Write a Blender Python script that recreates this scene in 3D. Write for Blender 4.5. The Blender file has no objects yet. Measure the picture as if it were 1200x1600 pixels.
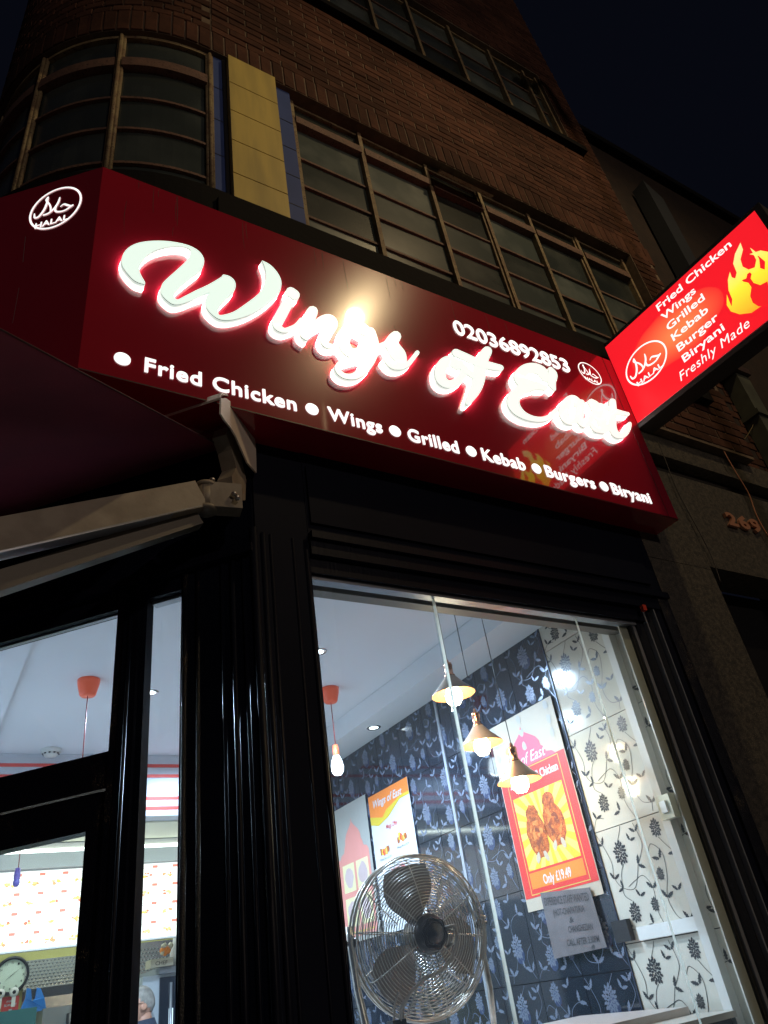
import bpy, math, random
from mathutils import Vector, Matrix
from mathutils.geometry import tessellate_polygon
random.seed(7)
D = bpy.data
SC = bpy.context.scene
COL = SC.collection
PI = math.pi

# ------------------------------------------------------------------ camera
CAM_ROWS = ((0.8600693, -0.49124164, -0.13770422),      # right
            (0.17267342, 0.53427738, -0.82748509),      # down
            (0.48006738, 0.68791666, 0.54433995))       # forward
FPX = 1140.273
cam_d = D.cameras.new('camera')
cam = D.objects.new('camera', cam_d)
COL.objects.link(cam)
R, Dn, Fw = (Vector(r) for r in CAM_ROWS)
cam.matrix_world = Matrix(((R.x, -Dn.x, -Fw.x, 0), (R.y, -Dn.y, -Fw.y, 0), (R.z, -Dn.z, -Fw.z, 0), (0, 0, 0, 1)))
cam_d.sensor_fit = 'VERTICAL'
cam_d.sensor_height = 24
cam_d.lens = 24 * FPX / 1600
cam_d.clip_start = 0.05
cam_d.clip_end = 500
SC.camera = cam

# ------------------------------------------------------------------ night sky
w = D.worlds.new('World')
SC.world = w
w.use_nodes = True
bg = w.node_tree.nodes['Background']
bg.inputs[0].default_value = (0.12, 0.15, 0.30, 1)
bg.inputs[1].default_value = 0.016
SC.view_settings.view_transform = 'Standard'
SC.view_settings.look = 'None'
SC.view_settings.exposure = 0
SC.view_settings.gamma = 1
SC.view_settings.use_curve_mapping = False
SC.render.engine = 'CYCLES'
SC.cycles.use_denoising = True
SC.cycles.max_bounces = 8
SC.cycles.transparent_max_bounces = 16
SC.cycles.sample_clamp_indirect = 4

def lamp(name, kind, loc, power, color, size=0.05, spot=None, target=None, blend=.6):
    l = D.lights.new(name, kind)
    l.energy = power
    l.color = color
    if kind == 'AREA':
        l.shape = 'RECTANGLE'
        l.size, l.size_y = size
    else:
        l.shadow_soft_size = size
    if spot:
        l.spot_size = math.radians(spot)
        l.spot_blend = blend
    o = D.objects.new(name, l)
    COL.objects.link(o)
    o.location = loc
    if target is not None:
        o.rotation_euler = (Vector(target) - Vector(loc)).to_track_quat('-Z', 'Y').to_euler()
    return o

LAMP = Vector((3.60, -1.42, 7.0))                       # street lamp lens
STREET_W = 240
CEIL = 1.62
WARM = (1.0, .74, .40)
FILL_LAMP = Vector((2.5, -13.0, 6.6))                        # added fill lamp across the road, out of view
lamp('street_or_fill_light', 'SPOT', FILL_LAMP - Vector((0, 0, .10)), 850, (1, .80, .66), .09, 170, FILL_LAMP + Vector((0, 4, -5)), .4)  # unseen fill light, added to brighten the front
lamp('street_or_fill_light', 'SPOT', LAMP - Vector((0, 0, .10)), STREET_W, WARM, .09, 165, LAMP - Vector((0, -.3, 3)), .4)
COOL = (.60, .76, 1.0)
DOWN = [(1.04, 4.12), (1.77, 3.39), (.1, 4.0), (1.5, 4.9)]
for x, y in DOWN:
    lamp('downlight_lamp', 'SPOT', (x, y, CEIL - .035), 50 if y > 4.5 else 200, COOL, .035, 160, (x, y, 0), .5)

# ------------------------------------------------------------------ pixel rays of the photograph, used to measure real positions
def ray(px, py):
    c = Vector((px - 600, py - 800, FPX))
    return R * c.x + Dn * c.y + Fw * c.z
def onY(px, py, y):
    r = ray(px, py)
    return r * (y / r.y)
def onX(px, py, x):
    r = ray(px, py)
    return r * (x / r.x)
def onZ(px, py, z):
    r = ray(px, py)
    return r * (z / r.z)
def proj(p):
    p = Vector(p)
    c = p.dot(Fw)
    return (600 + FPX * p.dot(R) / c, 800 + FPX * p.dot(Dn) / c, c)

# ------------------------------------------------------------------ materials
MATS = {}
def mat(name, col, rough=.6, metal=0.0, emit=None, es=0.0, coat=0.0, coat_r=.05, var=None, vs=8.0, bump=0.0, bs=60.0, spec=.5,
        var2=None, stretch=None, isl=0.0, lo=.4, hi=.65, coat_ior=1.5):
    if name in MATS:
        return MATS[name]
    m = D.materials.new(name)
    m.use_nodes = True
    nt = m.node_tree
    b = nt.nodes['Principled BSDF']
    b.inputs['Base Color'].default_value = (*col, 1)
    b.inputs['Roughness'].default_value = rough
    b.inputs['Metallic'].default_value = metal
    b.inputs['Coat Weight'].default_value = coat
    b.inputs['Coat Roughness'].default_value = coat_r
    b.inputs['Coat IOR'].default_value = coat_ior
    b.inputs['Specular IOR Level'].default_value = spec
    if emit:
        b.inputs['Emission Color'].default_value = (*emit, 1)
        b.inputs['Emission Strength'].default_value = es
    tc = nt.nodes.new('ShaderNodeTexCoord')
    mp = nt.nodes.new('ShaderNodeMapping')
    if stretch:
        mp.inputs['Scale'].default_value = stretch
    geo = nt.nodes.new('ShaderNodeNewGeometry')
    nt.links.new(geo.outputs['Position'], mp.inputs['Vector'])
    last = None
    if var:
        n = nt.nodes.new('ShaderNodeTexNoise')
        n.inputs['Scale'].default_value = vs
        n.inputs['Detail'].default_value = 6
        nt.links.new(mp.outputs[0], n.inputs['Vector'])
        r = nt.nodes.new('ShaderNodeValToRGB')
        r.color_ramp.elements[0].position = lo
        r.color_ramp.elements[1].position = hi
        r.color_ramp.elements[0].color = (*col, 1)
        r.color_ramp.elements[1].color = (*var, 1)
        nt.links.new(n.outputs['Fac'], r.inputs[0])
        last = r.outputs[0]
        if var2:
            n2 = nt.nodes.new('ShaderNodeTexNoise')
            n2.inputs['Scale'].default_value = vs * 5
            n2.inputs['Detail'].default_value = 4
            nt.links.new(mp.outputs[0], n2.inputs['Vector'])
            r2 = nt.nodes.new('ShaderNodeMapRange')
            r2.inputs['From Min'].default_value = .56
            r2.inputs['From Max'].default_value = .66
            nt.links.new(n2.outputs['Fac'], r2.inputs['Value'])
            mx = nt.nodes.new('ShaderNodeMix')
            mx.data_type = 'RGBA'
            nt.links.new(r2.outputs[0], mx.inputs['Factor'])
            nt.links.new(last, mx.inputs['A'])
            mx.inputs['B'].default_value = (*var2, 1)
            last = mx.outputs['Result']
    if isl:
        oi = nt.nodes.new('ShaderNodeObjectInfo')
        ad = nt.nodes.new('ShaderNodeMath')
        ad.operation = 'ADD'
        nt.links.new(oi.outputs['Random'], ad.inputs[0])
        nt.links.new(geo.outputs['Random Per Island'], ad.inputs[1])
        fr = nt.nodes.new('ShaderNodeMath')
        fr.operation = 'FRACT'
        nt.links.new(ad.outputs[0], fr.inputs[0])
        mr = nt.nodes.new('ShaderNodeMapRange')
        mr.inputs['To Min'].default_value = 1 - isl
        mr.inputs['To Max'].default_value = 1 + isl
        nt.links.new(fr.outputs[0], mr.inputs['Value'])
        hs = nt.nodes.new('ShaderNodeHueSaturation')
        nt.links.new(mr.outputs[0], hs.inputs['Value'])
        if last:
            nt.links.new(last, hs.inputs['Color'])
        else:
            hs.inputs['Color'].default_value = (*col, 1)
        last = hs.outputs[0]
    if last:
        nt.links.new(last, b.inputs['Base Color'])
    if bump:
        n = nt.nodes.new('ShaderNodeTexNoise')
        n.inputs['Scale'].default_value = bs
        n.inputs['Detail'].default_value = 3
        nt.links.new(mp.outputs[0], n.inputs['Vector'])
        bp = nt.nodes.new('ShaderNodeBump')
        bp.inputs['Strength'].default_value = bump
        bp.inputs['Distance'].default_value = .004
        nt.links.new(n.outputs['Fac'], bp.inputs['Height'])
        nt.links.new(bp.outputs[0], b.inputs['Normal'])
        if coat:
            pass
    MATS[name] = m
    return m

def emis(name, col, s):
    return mat(name, tuple(c * .6 for c in col), .35, 0, col, s)

def glass(name, tint=(.93, .97, .97), refl=.08, rough=.0, haze=0.0):
    if name in MATS:
        return MATS[name]
    m = D.materials.new(name)
    m.use_nodes = True
    nt = m.node_tree
    nt.nodes.clear()
    out = nt.nodes.new('ShaderNodeOutputMaterial')
    t = nt.nodes.new('ShaderNodeBsdfTransparent')
    t.inputs[0].default_value = (*tint, 1)
    g = nt.nodes.new('ShaderNodeBsdfGlossy')
    g.inputs['Roughness'].default_value = rough
    lw = nt.nodes.new('ShaderNodeLayerWeight')
    lw.inputs['Blend'].default_value = .5
    pw_ = nt.nodes.new('ShaderNodeMath'); pw_.operation = 'POWER'
    nt.links.new(lw.outputs['Facing'], pw_.inputs[0]); pw_.inputs[1].default_value = 5
    sc_ = nt.nodes.new('ShaderNodeMath'); sc_.operation = 'MULTIPLY_ADD'
    nt.links.new(pw_.outputs[0], sc_.inputs[0]); sc_.inputs[1].default_value = .9; sc_.inputs[2].default_value = .035
    mx = nt.nodes.new('ShaderNodeMixShader')
    nt.links.new(sc_.outputs[0], mx.inputs[0])
    nt.links.new(t.outputs[0], mx.inputs[1])
    nt.links.new(g.outputs[0], mx.inputs[2])
    last = mx.outputs[0]
    if haze:
        d = nt.nodes.new('ShaderNodeBsdfTranslucent')
        d.inputs[0].default_value = (.8, .85, .9, 1)
        m2 = nt.nodes.new('ShaderNodeMixShader')
        m2.inputs[0].default_value = haze
        nt.links.new(last, m2.inputs[1])
        nt.links.new(d.outputs[0], m2.inputs[2])
        last = m2.outputs[0]
    nt.links.new(last, out.inputs[0])
    MATS[name] = m
    return m

M_BLACK = mat('black_gloss_paint', (.0050, .0065, .015), .42, var=(.0065, .0085, .018), vs=3, bump=.35, bs=90, stretch=(1, 1, .12), spec=.15)
M_FLAKEGLINT = mat('flaking_glinting_black_paint', (.0035, .0045, .010), .28, bump=1.0, bs=220, spec=.5)
M_BLACKPANEL = mat('black_panel_paint', (.0055, .0075, .017), .6, bump=.1, bs=30, var=(.007, .0095, .021), vs=2, spec=.06)
def glitter_flecks(m):  # tan flecks put lamp glitter into the colour of the peeling paint
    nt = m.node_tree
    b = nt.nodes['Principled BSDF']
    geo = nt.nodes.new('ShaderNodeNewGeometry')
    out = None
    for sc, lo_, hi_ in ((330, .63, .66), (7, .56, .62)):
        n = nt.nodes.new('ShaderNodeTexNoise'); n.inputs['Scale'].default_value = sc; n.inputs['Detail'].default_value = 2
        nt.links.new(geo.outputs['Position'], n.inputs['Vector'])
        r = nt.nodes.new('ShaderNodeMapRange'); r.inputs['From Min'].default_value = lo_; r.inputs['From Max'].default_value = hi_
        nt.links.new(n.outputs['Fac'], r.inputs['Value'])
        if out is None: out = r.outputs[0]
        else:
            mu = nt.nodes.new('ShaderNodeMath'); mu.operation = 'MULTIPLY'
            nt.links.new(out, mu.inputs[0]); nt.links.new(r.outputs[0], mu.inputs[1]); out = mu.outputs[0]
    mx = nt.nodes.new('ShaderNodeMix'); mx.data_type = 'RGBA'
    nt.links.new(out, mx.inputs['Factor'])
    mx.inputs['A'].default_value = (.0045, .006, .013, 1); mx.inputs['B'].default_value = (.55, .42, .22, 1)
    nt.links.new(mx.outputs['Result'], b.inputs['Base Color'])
glitter_flecks(M_FLAKEGLINT)
M_ALU = mat('brushed_aluminium', (.42, .45, .50), .34, .55, bump=.15, bs=40, stretch=(1, 1, .05))
M_RED = mat('red_fascia_sheet', (.40, .010, .024), .21, coat=.9, coat_r=.035, var=(.34, .010, .026), vs=1.1, spec=.28, coat_ior=1.9, bump=.05, bs=5)
_nt = M_RED.node_tree
_bp = [n for n in _nt.nodes if n.type == 'BUMP'][0]
_nt.links.new(_bp.outputs[0], _nt.nodes['Principled BSDF'].inputs['Coat Normal'])
M_REDSIDE = mat('red_sheet_return', (.06, .004, .010), .4, coat=.4)
M_BRICK = mat('brown_brick', (.066, .028, .018), .9, var=(.090, .038, .023), vs=14, bump=.6, bs=110, isl=.30, var2=(.06, .026, .018), spec=.2)
def soot(m, sc, lo_, hi_):
    nt = m.node_tree
    b = nt.nodes['Principled BSDF']
    l = b.inputs['Base Color'].links[0]
    src = l.from_socket
    n = nt.nodes.new('ShaderNodeTexNoise'); n.inputs['Scale'].default_value = sc; n.inputs['Detail'].default_value = 5
    geo = nt.nodes.new('ShaderNodeNewGeometry'); nt.links.new(geo.outputs['Position'], n.inputs['Vector'])
    r = nt.nodes.new('ShaderNodeMapRange'); r.inputs['From Min'].default_value = .35; r.inputs['From Max'].default_value = .65
    r.inputs['To Min'].default_value = lo_; r.inputs['To Max'].default_value = hi_
    nt.links.new(n.outputs['Fac'], r.inputs['Value'])
    hs = nt.nodes.new('ShaderNodeHueSaturation'); nt.links.new(r.outputs[0], hs.inputs['Value']); nt.links.new(src, hs.inputs['Color'])
    nt.links.new(hs.outputs[0], b.inputs['Base Color'])
soot(M_BRICK, 1.6, .62, 1.2)
M_MORTAR = mat('mortar', (.17, .12, .08), .95, bump=.4, bs=200, var=(.12, .085, .06), vs=20)
soot(M_MORTAR, 1.6, .6, 1.25)
M_FRAME = mat('peeling_cream_frame_paint', (.30, .235, .12), .7, var=(.20, .13, .07), vs=16, var2=(.09, .04, .028), bump=.8, bs=80)
M_BAR = mat('rusty_red_lit_bar_paint', (.15, .085, .06), .7, var=(.20, .11, .075), vs=18, var2=(.06, .03, .02), bump=.8, bs=80)  # red light from the sign is put into this rusty bar colour
M_PANE = mat('dark_window_pane', (.060, .074, .068), .24, var=(.12, .135, .12), vs=3.5, spec=.7, bump=.05, bs=5, isl=.7, lo=.45, hi=.7)
M_CPANE = mat('dark_curved_pane', (.040, .050, .048), .22, var=(.07, .085, .08), vs=2.2, spec=.7)
M_YEL = mat('yellow_cladding', (.66, .51, .13), .55, var=(.50, .39, .11), vs=9, stretch=(1, 1, .12), lo=.42, hi=.62)
M_BLUE = mat('blue_cladding', (.06, .10, .30), .6, var=(.05, .085, .25), vs=3, spec=.2)
M_LEAD = mat('dark_lead_ledge', (.006, .0055, .0055), .85, bump=.6, bs=30, spec=.15)
M_GRANITE = mat('polished_granite', (.048, .047, .042), .42, var=(.105, .095, .078), vs=38, var2=(.24, .19, .13), spec=.5, bump=.1)
M_WALLIN = mat('white_interior_paint', (.74, .77, .80), .8)
M_CEIL = mat('white_ceiling_paint', (.78, .80, .84), .75, var=(.74, .76, .80), vs=1.2)
M_FLOOR = mat('pale_floor_tile', (.50, .50, .48), .35)
M_STEEL = mat('stainless_steel', (.55, .56, .56), .25, 1.0)
M_CHROME = mat('tarnished_chrome', (.62, .58, .52), .30, .75, var=(.42, .38, .33), vs=25)
M_CREAM = mat('cream_powder_coat', (.80, .70, .60), .42, var=(.66, .57, .48), vs=6, bump=.1)
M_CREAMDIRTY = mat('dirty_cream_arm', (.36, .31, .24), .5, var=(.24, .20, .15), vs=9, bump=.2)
M_WHITE = mat('white_plastic', (.7, .7, .66), .4)
M_BLACKP = mat('black_plastic', (.012, .012, .014), .35)
M_WTILE = mat('white_glazed_tile', (.56, .53, .44), .10, var=(.53, .50, .42), vs=3, spec=.5)
M_BTILE = mat('black_glazed_tile', (.012, .016, .026), .07, var=(.018, .024, .036), vs=5, spec=.7)
M_PRINTB = mat('dark_floral_print', (.022, .024, .026), .3)
M_PRINTW = mat('silver_floral_print', (.18, .21, .28), .25, .35)
M_PRINTS = mat('blue_shadow_floral_print', (.035, .05, .10), .2)
M_GROUT = mat('dark_grout', (.03, .03, .03), .9)
M_GLASS = glass('shop_glass', haze=.006)
M_EDGE = mat('pale_glass_edge', (.80, .82, .78), .2)
_nt = M_EDGE.node_tree
_t = _nt.nodes.new('ShaderNodeBsdfTranslucent'); _t.inputs[0].default_value = (.95, .97, .92, 1)
_m = _nt.nodes.new('ShaderNodeMixShader'); _m.inputs[0].default_value = .8
_nt.links.new(_nt.nodes['Principled BSDF'].outputs[0], _m.inputs[1]); _nt.links.new(_t.outputs[0], _m.inputs[2])
_nt.links.new(_m.outputs[0], _nt.nodes['Material Output'].inputs[0])
M_COPPER = mat('copper', (.75, .36, .22), .25, 1.0)
M_ORANGE = mat('glowing_orange_plastic', (.85, .13, .05), .4, emit=(.9, .12, .04), es=.12)  # faint glow put into roses and holders, which are no lamps
def flat(name, c, rough=.5):
    return mat(name, c, rough)

# ------------------------------------------------------------------ building blocks
def wloc(o):
    v = Vector((0, 0, 0))
    while o:
        v += o.location
        o = o.parent
    return v

class MB:
    def __init__(s):
        s.v, s.f, s.m, s.mats, s.sm = [], [], [], [], []
    def mi(s, m):
        if m not in s.mats:
            s.mats.append(m)
        return s.mats.index(m)
    def add(s, vs, fs, m, smooth=False):
        n = len(s.v)
        s.v += [Vector(p) for p in vs]
        i = s.mi(m)
        for f in fs:
            s.f.append([k + n for k in f])
            s.m.append(i)
            s.sm.append(smooth)
        return s
    def box(s, a, b, m, M=None):
        x0, y0, z0 = a
        x1, y1, z1 = b
        vs = [Vector(p) for p in ((x0, y0, z0), (x1, y0, z0), (x1, y1, z0), (x0, y1, z0), (x0, y0, z1), (x1, y0, z1), (x1, y1, z1), (x0, y1, z1))]
        if M is not None:
            vs = [M @ p for p in vs]
        return s.add(vs, [(0, 3, 2, 1), (4, 5, 6, 7), (0, 1, 5, 4), (1, 2, 6, 5), (2, 3, 7, 6), (3, 0, 4, 7)], m)
    def prism(s, poly, depth, m, mside=None):
        """poly: list of 3D points (planar), depth: vector to extrude towards the back"""
        n = len(poly)
        poly = [Vector(p) for p in poly]
        tris = tessellate_polygon([poly])
        dv = Vector(depth)
        vs = poly + [p + dv for p in poly]
        fr = [tuple(t) for t in tris]
        # make front faces look away from depth
        if fr:
            a, b, c = (poly[i] for i in fr[0])
            if (b - a).cross(c - a).dot(dv) > 0:
                fr = [t[::-1] for t in fr]
        s.add(vs, fr + [tuple(i + n for i in t[::-1]) for t in fr], m)
        area = sum((poly[i] - poly[0]).cross(poly[(i + 1) % n] - poly[0]).dot(dv) for i in range(n))
        side = []
        for i in range(n):
            j = (i + 1) % n
            q = (i, j, j + n, i + n)
            side.append(q if area > 0 else q[::-1])
        s.add(vs, side, mside or m)
        return s
    def flatpoly(s, poly, m, facing):
        poly = [Vector(p) for p in poly]
        tr = [tuple(t) for t in tessellate_polygon([poly])]
        out = []
        for t in tr:
            a, b, c = (poly[i] for i in t)
            out.append(t if (b - a).cross(c - a).dot(Vector(facing)) > 0 else t[::-1])
        return s.add(poly, out, m)
    def tube(s, pts, r, m, n=8, closed=False, cap=True):
        pts = [Vector(p) for p in pts]
        rs = r if isinstance(r, (list, tuple)) else [r] * len(pts)
        N = len(pts)
        vs, fs = [], []
        up = None
        for i, p in enumerate(pts):
            if closed:
                t = pts[(i + 1) % N] - pts[i - 1]
            else:
                t = pts[min(i + 1, N - 1)] - pts[max(i - 1, 0)]
            t.normalize()
            if up is None:
                up = t.orthogonal().normalized()
            up = (up - t * up.dot(t))
            if up.length < 1e-6:
                up = t.orthogonal()
            up.normalize()
            sd = t.cross(up)
            for k in range(n):
                a = 2 * PI * k / n
                vs.append(p + (up * math.cos(a) + sd * math.sin(a)) * rs[i])
        for i in range(N if closed else N - 1):
            j = (i + 1) % N
            for k in range(n):
                l = (k + 1) % n
                fs.append((i * n + k, i * n + l, j * n + l, j * n + k))
        if cap and not closed:
            fs.append(tuple(range(n))[::-1])
            fs.append(tuple((N - 1) * n + k for k in range(n)))
        return s.add(vs, fs, m, True)
    def lathe(s, prof, m, c=(0, 0, 0), n=24, axis=None, smooth=True):
        """prof: (radius, height) pairs"""
        c = Vector(c)
        ax = Vector(axis or (0, 0, 1)).normalized()
        u = ax.orthogonal().normalized()
        v = ax.cross(u)
        vs, fs = [], []
        for r, h in prof:
            for k in range(n):
                a = 2 * PI * k / n
                vs.append(c + ax * h + (u * math.cos(a) + v * math.sin(a)) * max(r, 1e-5))
        for i in range(len(prof) - 1):
            for k in range(n):
                l = (k + 1) % n
                fs.append((i * n + k, i * n + l, (i + 1) * n + l, (i + 1) * n + k))
        return s.add(vs, fs, m, smooth)
    def build(s, name, parent=None, loc=None, label=None, cat=None, kind=None, group=None):
        me = D.meshes.new(name)
        if loc is not None:
            org = Vector(loc)
            base = org - (wloc(parent) if parent else Vector((0, 0, 0)))
        elif parent:
            org = wloc(parent)
            base = Vector((0, 0, 0))
        else:
            org = sum(s.v, Vector((0, 0, 0))) / max(1, len(s.v))
            org.z = min(p.z for p in s.v)
            base = org
        me.from_pydata([tuple(p - org) for p in s.v], [], s.f)
        for m in s.mats:
            me.materials.append(m)
        me.polygons.foreach_set('material_index', s.m)
        me.polygons.foreach_set('use_smooth', s.sm)
        me.update()
        o = D.objects.new(name, me)
        COL.objects.link(o)
        o.location = base
        if parent:
            o.parent = parent
        return tag(o, label, cat, kind, group)

def tag(o, label=None, cat=None, kind=None, group=None):
    if label: o['label'] = label
    if cat: o['category'] = cat
    if kind: o['kind'] = kind
    if group: o['group'] = group
    return o

def thing(name, loc, label, cat, group=None):
    o = D.objects.new(name, None)
    COL.objects.link(o)
    o.empty_display_size = .1
    o.location = loc
    return tag(o, label, cat, None, group)

class Fr:
    """a drawing frame on a real plane: origin, right, up (metres)"""
    def __init__(s, o, u, v=(0, 0, 1)):
        s.o, s.u, s.v = Vector(o), Vector(u).normalized(), Vector(v).normalized()
        s.n = s.u.cross(s.v)
    def p(s, a, b, h=0.0):
        return s.o + s.u * a + s.v * b + s.n * h

def text_mesh(txt, bold=0.0, shear=0.0, spacing=1.0, res=3):
    c = D.curves.new('t', 'FONT')
    c.body = txt
    c.offset = bold
    c.shear = shear
    c.space_character = spacing
    c.resolution_u = res
    o = D.objects.new('t', c)
    COL.objects.link(o)
    dg = bpy.context.evaluated_depsgraph_get()
    dg.update()
    me = D.meshes.new_from_object(o.evaluated_get(dg))
    vs = [v.co.copy() for v in me.vertices]
    fs = [tuple(p.vertices) for p in me.polygons]
    D.objects.remove(o)
    D.meshes.remove(me)
    D.curves.remove(c)
    return vs, fs

def put_text(mb, txt, fr, x0, y0, w, h, m, lift=.001, thick=0.0, bold=.02, shear=0.0, ref=None, skew=0.0, spacing=1.0, res=3):
    """text whose letters span x0..x0+w; h = height of a capital; y0 = baseline"""
    vs, fs = text_mesh(txt, bold, shear, spacing, res)
    if not vs:
        return
    xa, xb = min(v.x for v in vs), max(v.x for v in vs)
    cap = .73
    P = lambda v, l: fr.p(x0 + (v.x - xa) / (xb - xa) * w, y0 + v.y / cap * h + skew * ((v.x - xa) / (xb - xa)) , l)
    top = [P(v, lift + thick) for v in vs]
    mb.add(top, fs, m)
    if thick:
        # side walls along boundary edges
        cnt = {}
        for f in fs:
            for i in range(len(f)):
                a, b = f[i], f[(i + 1) % len(f)]
                cnt[(a, b)] = 1
        low = [P(v, lift) for v in vs]
        n = len(vs)
        side = [(a, b) for (a, b) in cnt if (b, a) not in cnt]
        mb.add(top + low, [(b, a, a + n, b + n) for a, b in side], m)

def catmull(pts, n=6, closed=False):
    out = []
    N = len(pts)
    rng = range(N) if closed else range(N - 1)
    for i in rng:
        if closed:
            p0, p1, p2, p3 = pts[i - 1], pts[i], pts[(i + 1) % N], pts[(i + 2) % N]
        else:
            p0, p1, p2, p3 = pts[max(i - 1, 0)], pts[i], pts[i + 1], pts[min(i + 2, N - 1)]
        for k in range(n):
            t = k / n
            out.append(tuple(.5 * (2 * b + (c - a) * t + (2 * a - 5 * b + 4 * c - d) * t * t + (3 * b - a - 3 * c + d) * t ** 3)
                             for a, b, c, d in zip(p0, p1, p2, p3)))
    if not closed:
        out.append(tuple(pts[-1]))
    return out

def ribbon(pts, n=5):
    """(x, y, halfwidth) centre line -> left and right edge lists"""
    P = catmull(pts, n)
    L, Rr = [], []
    for i, (x, y, wd) in enumerate(P):
        a, b = P[max(i - 1, 0)], P[min(i + 1, len(P) - 1)]
        dx, dy = b[0] - a[0], b[1] - a[1]
        l = math.hypot(dx, dy) or 1
        L.append((x + dy / l * wd, y - dx / l * wd))
        Rr.append((x - dy / l * wd, y + dx / l * wd))
    return P, L, Rr

def frame_ribbon(mb, fr, pts, m, lift=.0012, n=5):
    P, L, Rr = ribbon(pts, n)
    k = len(P)
    vs = [fr.p(a, b, lift) for a, b in L] + [fr.p(a, b, lift) for a, b in Rr]
    fs = []
    for i in range(k - 1):
        f = (i, k + i, k + i + 1, i + 1)
        a, b, c = vs[f[0]], vs[f[1]], vs[f[2]]
        fs.append(f if (b - a).cross(c - a).dot(fr.n) > 0 else f[::-1])
    mb.add(vs, fs, m)

# ================================================================== THE SETTING
GZ = -1.5
MB().box((-30, -1.6, GZ - .3), (40, 1.99, GZ), mat('paving_slabs', (.16, .15, .14), .8, var=(.11, .105, .10), vs=6)).build('pavement', kind='structure')
MB().box((-30, -1.78, GZ - .3), (40, -1.6, GZ + .002), mat('kerb_stone', (.28, .27, .25), .8)).build('kerb', kind='structure')
MB().box((-60, -70, GZ - .4), (80, -1.78, GZ - .12), mat('asphalt', (.045, .045, .047), .85, bump=.5)).build('road', kind='structure')

# ------------------------------------------------------------------ street lamp (behind the photographer), and an added fill lamp across the road
def street_or_fill_lamp(LAMP, sgn, label):
  sl = thing('street_or_fill_lamp', (LAMP.x + .1, LAMP.y - 1.2 * sgn, GZ), label, 'street lamp')
  FL = lambda p: Vector((p[0], LAMP.y + (p[1] - LAMP.y) * sgn, p[2]))
  bx, by = LAMP.x + .1, LAMP.y - 1.2
  M_GAL = mat('galvanised_steel', (.3, .3, .3), .5, .6)
  mb = MB(); mb.tube([FL(p) for p in ((bx, by, GZ), (bx, by, GZ + 1.2), (bx, by, 6.6), (bx, by + .3, 7.05), (bx - .05, by + .8, LAMP.z + .14))], [.09, .07, .05, .04, .035], M_GAL, 12)
  mb.build('pole', sl)
  mb = MB()
  mb.add([FL(LAMP + Vector(p)) for p in ((-.11, -.30, .02), (.11, -.30, .02), (.13, .2, .02), (-.13, .2, .02), (-.07, -.26, .13), (.07, -.26, .13), (.08, .14, .11), (-.08, .14, .11))],
         [(4, 5, 6, 7), (0, 1, 5, 4), (1, 2, 6, 5), (2, 3, 7, 6), (3, 0, 4, 7), (3, 2, 1, 0)], M_GAL)
  mb.build('lamp_housing', sl)
  mb = MB(); mb.lathe([(.0, -.05), (.05, -.045), (.08, -.02), (.09, .0)], emis('street_lamp_lens', (1, .80, .42), 60), LAMP + Vector((0, 0, .02)), 16)
  mb.build('lens', sl)
street_or_fill_lamp(LAMP, 1, 'tall grey street lamp with warm lit head standing at the kerb')
street_or_fill_lamp(FILL_LAMP, 1, 'added fill lamp on a pole across the road facing the shop')

# ================================================================== SHOP INTERIOR
XW = 2.68
YB = 7.6
XL = -.20
WH = thing
mb = MB()
ROOM = [(XW + .1, 2.10), (XW + .1, YB + .1), (XL - .1, YB + .1), (XL - .1, 3.235), (.90, 2.10)]
mb.prism([(x, y, GZ + .06) for x, y in ROOM], (0, 0, -.06), M_FLOOR)
mb.build('floor', kind='structure')
mb = MB()
mb.prism([(x, y, CEIL) for x, y in ROOM], (0, 0, .08), M_CEIL)
mb.build('ceiling', kind='structure')
# left wall (side street), back wall
M_YWALL = mat('mustard_kitchen_wall', (.50, .47, .16), .6)
MB().box((XL - .1, 3.24, GZ), (XL, YB, CEIL - .001), M_WALLIN).build('wall', kind='structure')
MB().box((XL, YB, GZ), (XW, YB + .1, CEIL), M_YWALL).build('back_wall', kind='structure')
MB().box((XL, 3.20, CEIL - .045), (.33, 5.3, CEIL - .002), M_CEIL).build('ceiling_beam', kind='structure')
# cove along the right wall
MB().box((2.42, 2.12, 1.485), (XW - .001, 5.3, CEIL - .002), M_WALLIN).build('ceiling_cove', kind='structure')
# bulkhead above the counter with red stripes
M_STRIPE = flat('red_stripe', (.75, .07, .05))
mb = MB().box((XL, 5.3, 1.21), (XW - .001, 6.05, CEIL - .002), mat('pale_blue_bulkhead', (.60, .63, .68), .6))
mb.box((XL, 6.05, 1.056), (XW - .001, 6.12, CEIL - .002), mat('grey_header', (.50, .54, .54), .6))
b = mb.build('bulkhead', kind='structure')
for z in (1.545, 1.475, 1.325, 1.26):
    MB().box((XL, 5.297, z - .011), (XW - .002, 5.2995, z + .011), M_STRIPE).build('red_stripe', b)
MB().box((XL + .1, 5.45, 1.200), (XW - .2, 5.95, 1.209), mat('cream_soffit_panel', (.80, .80, .62), .6)).build('soffit_panel', b)
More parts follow.
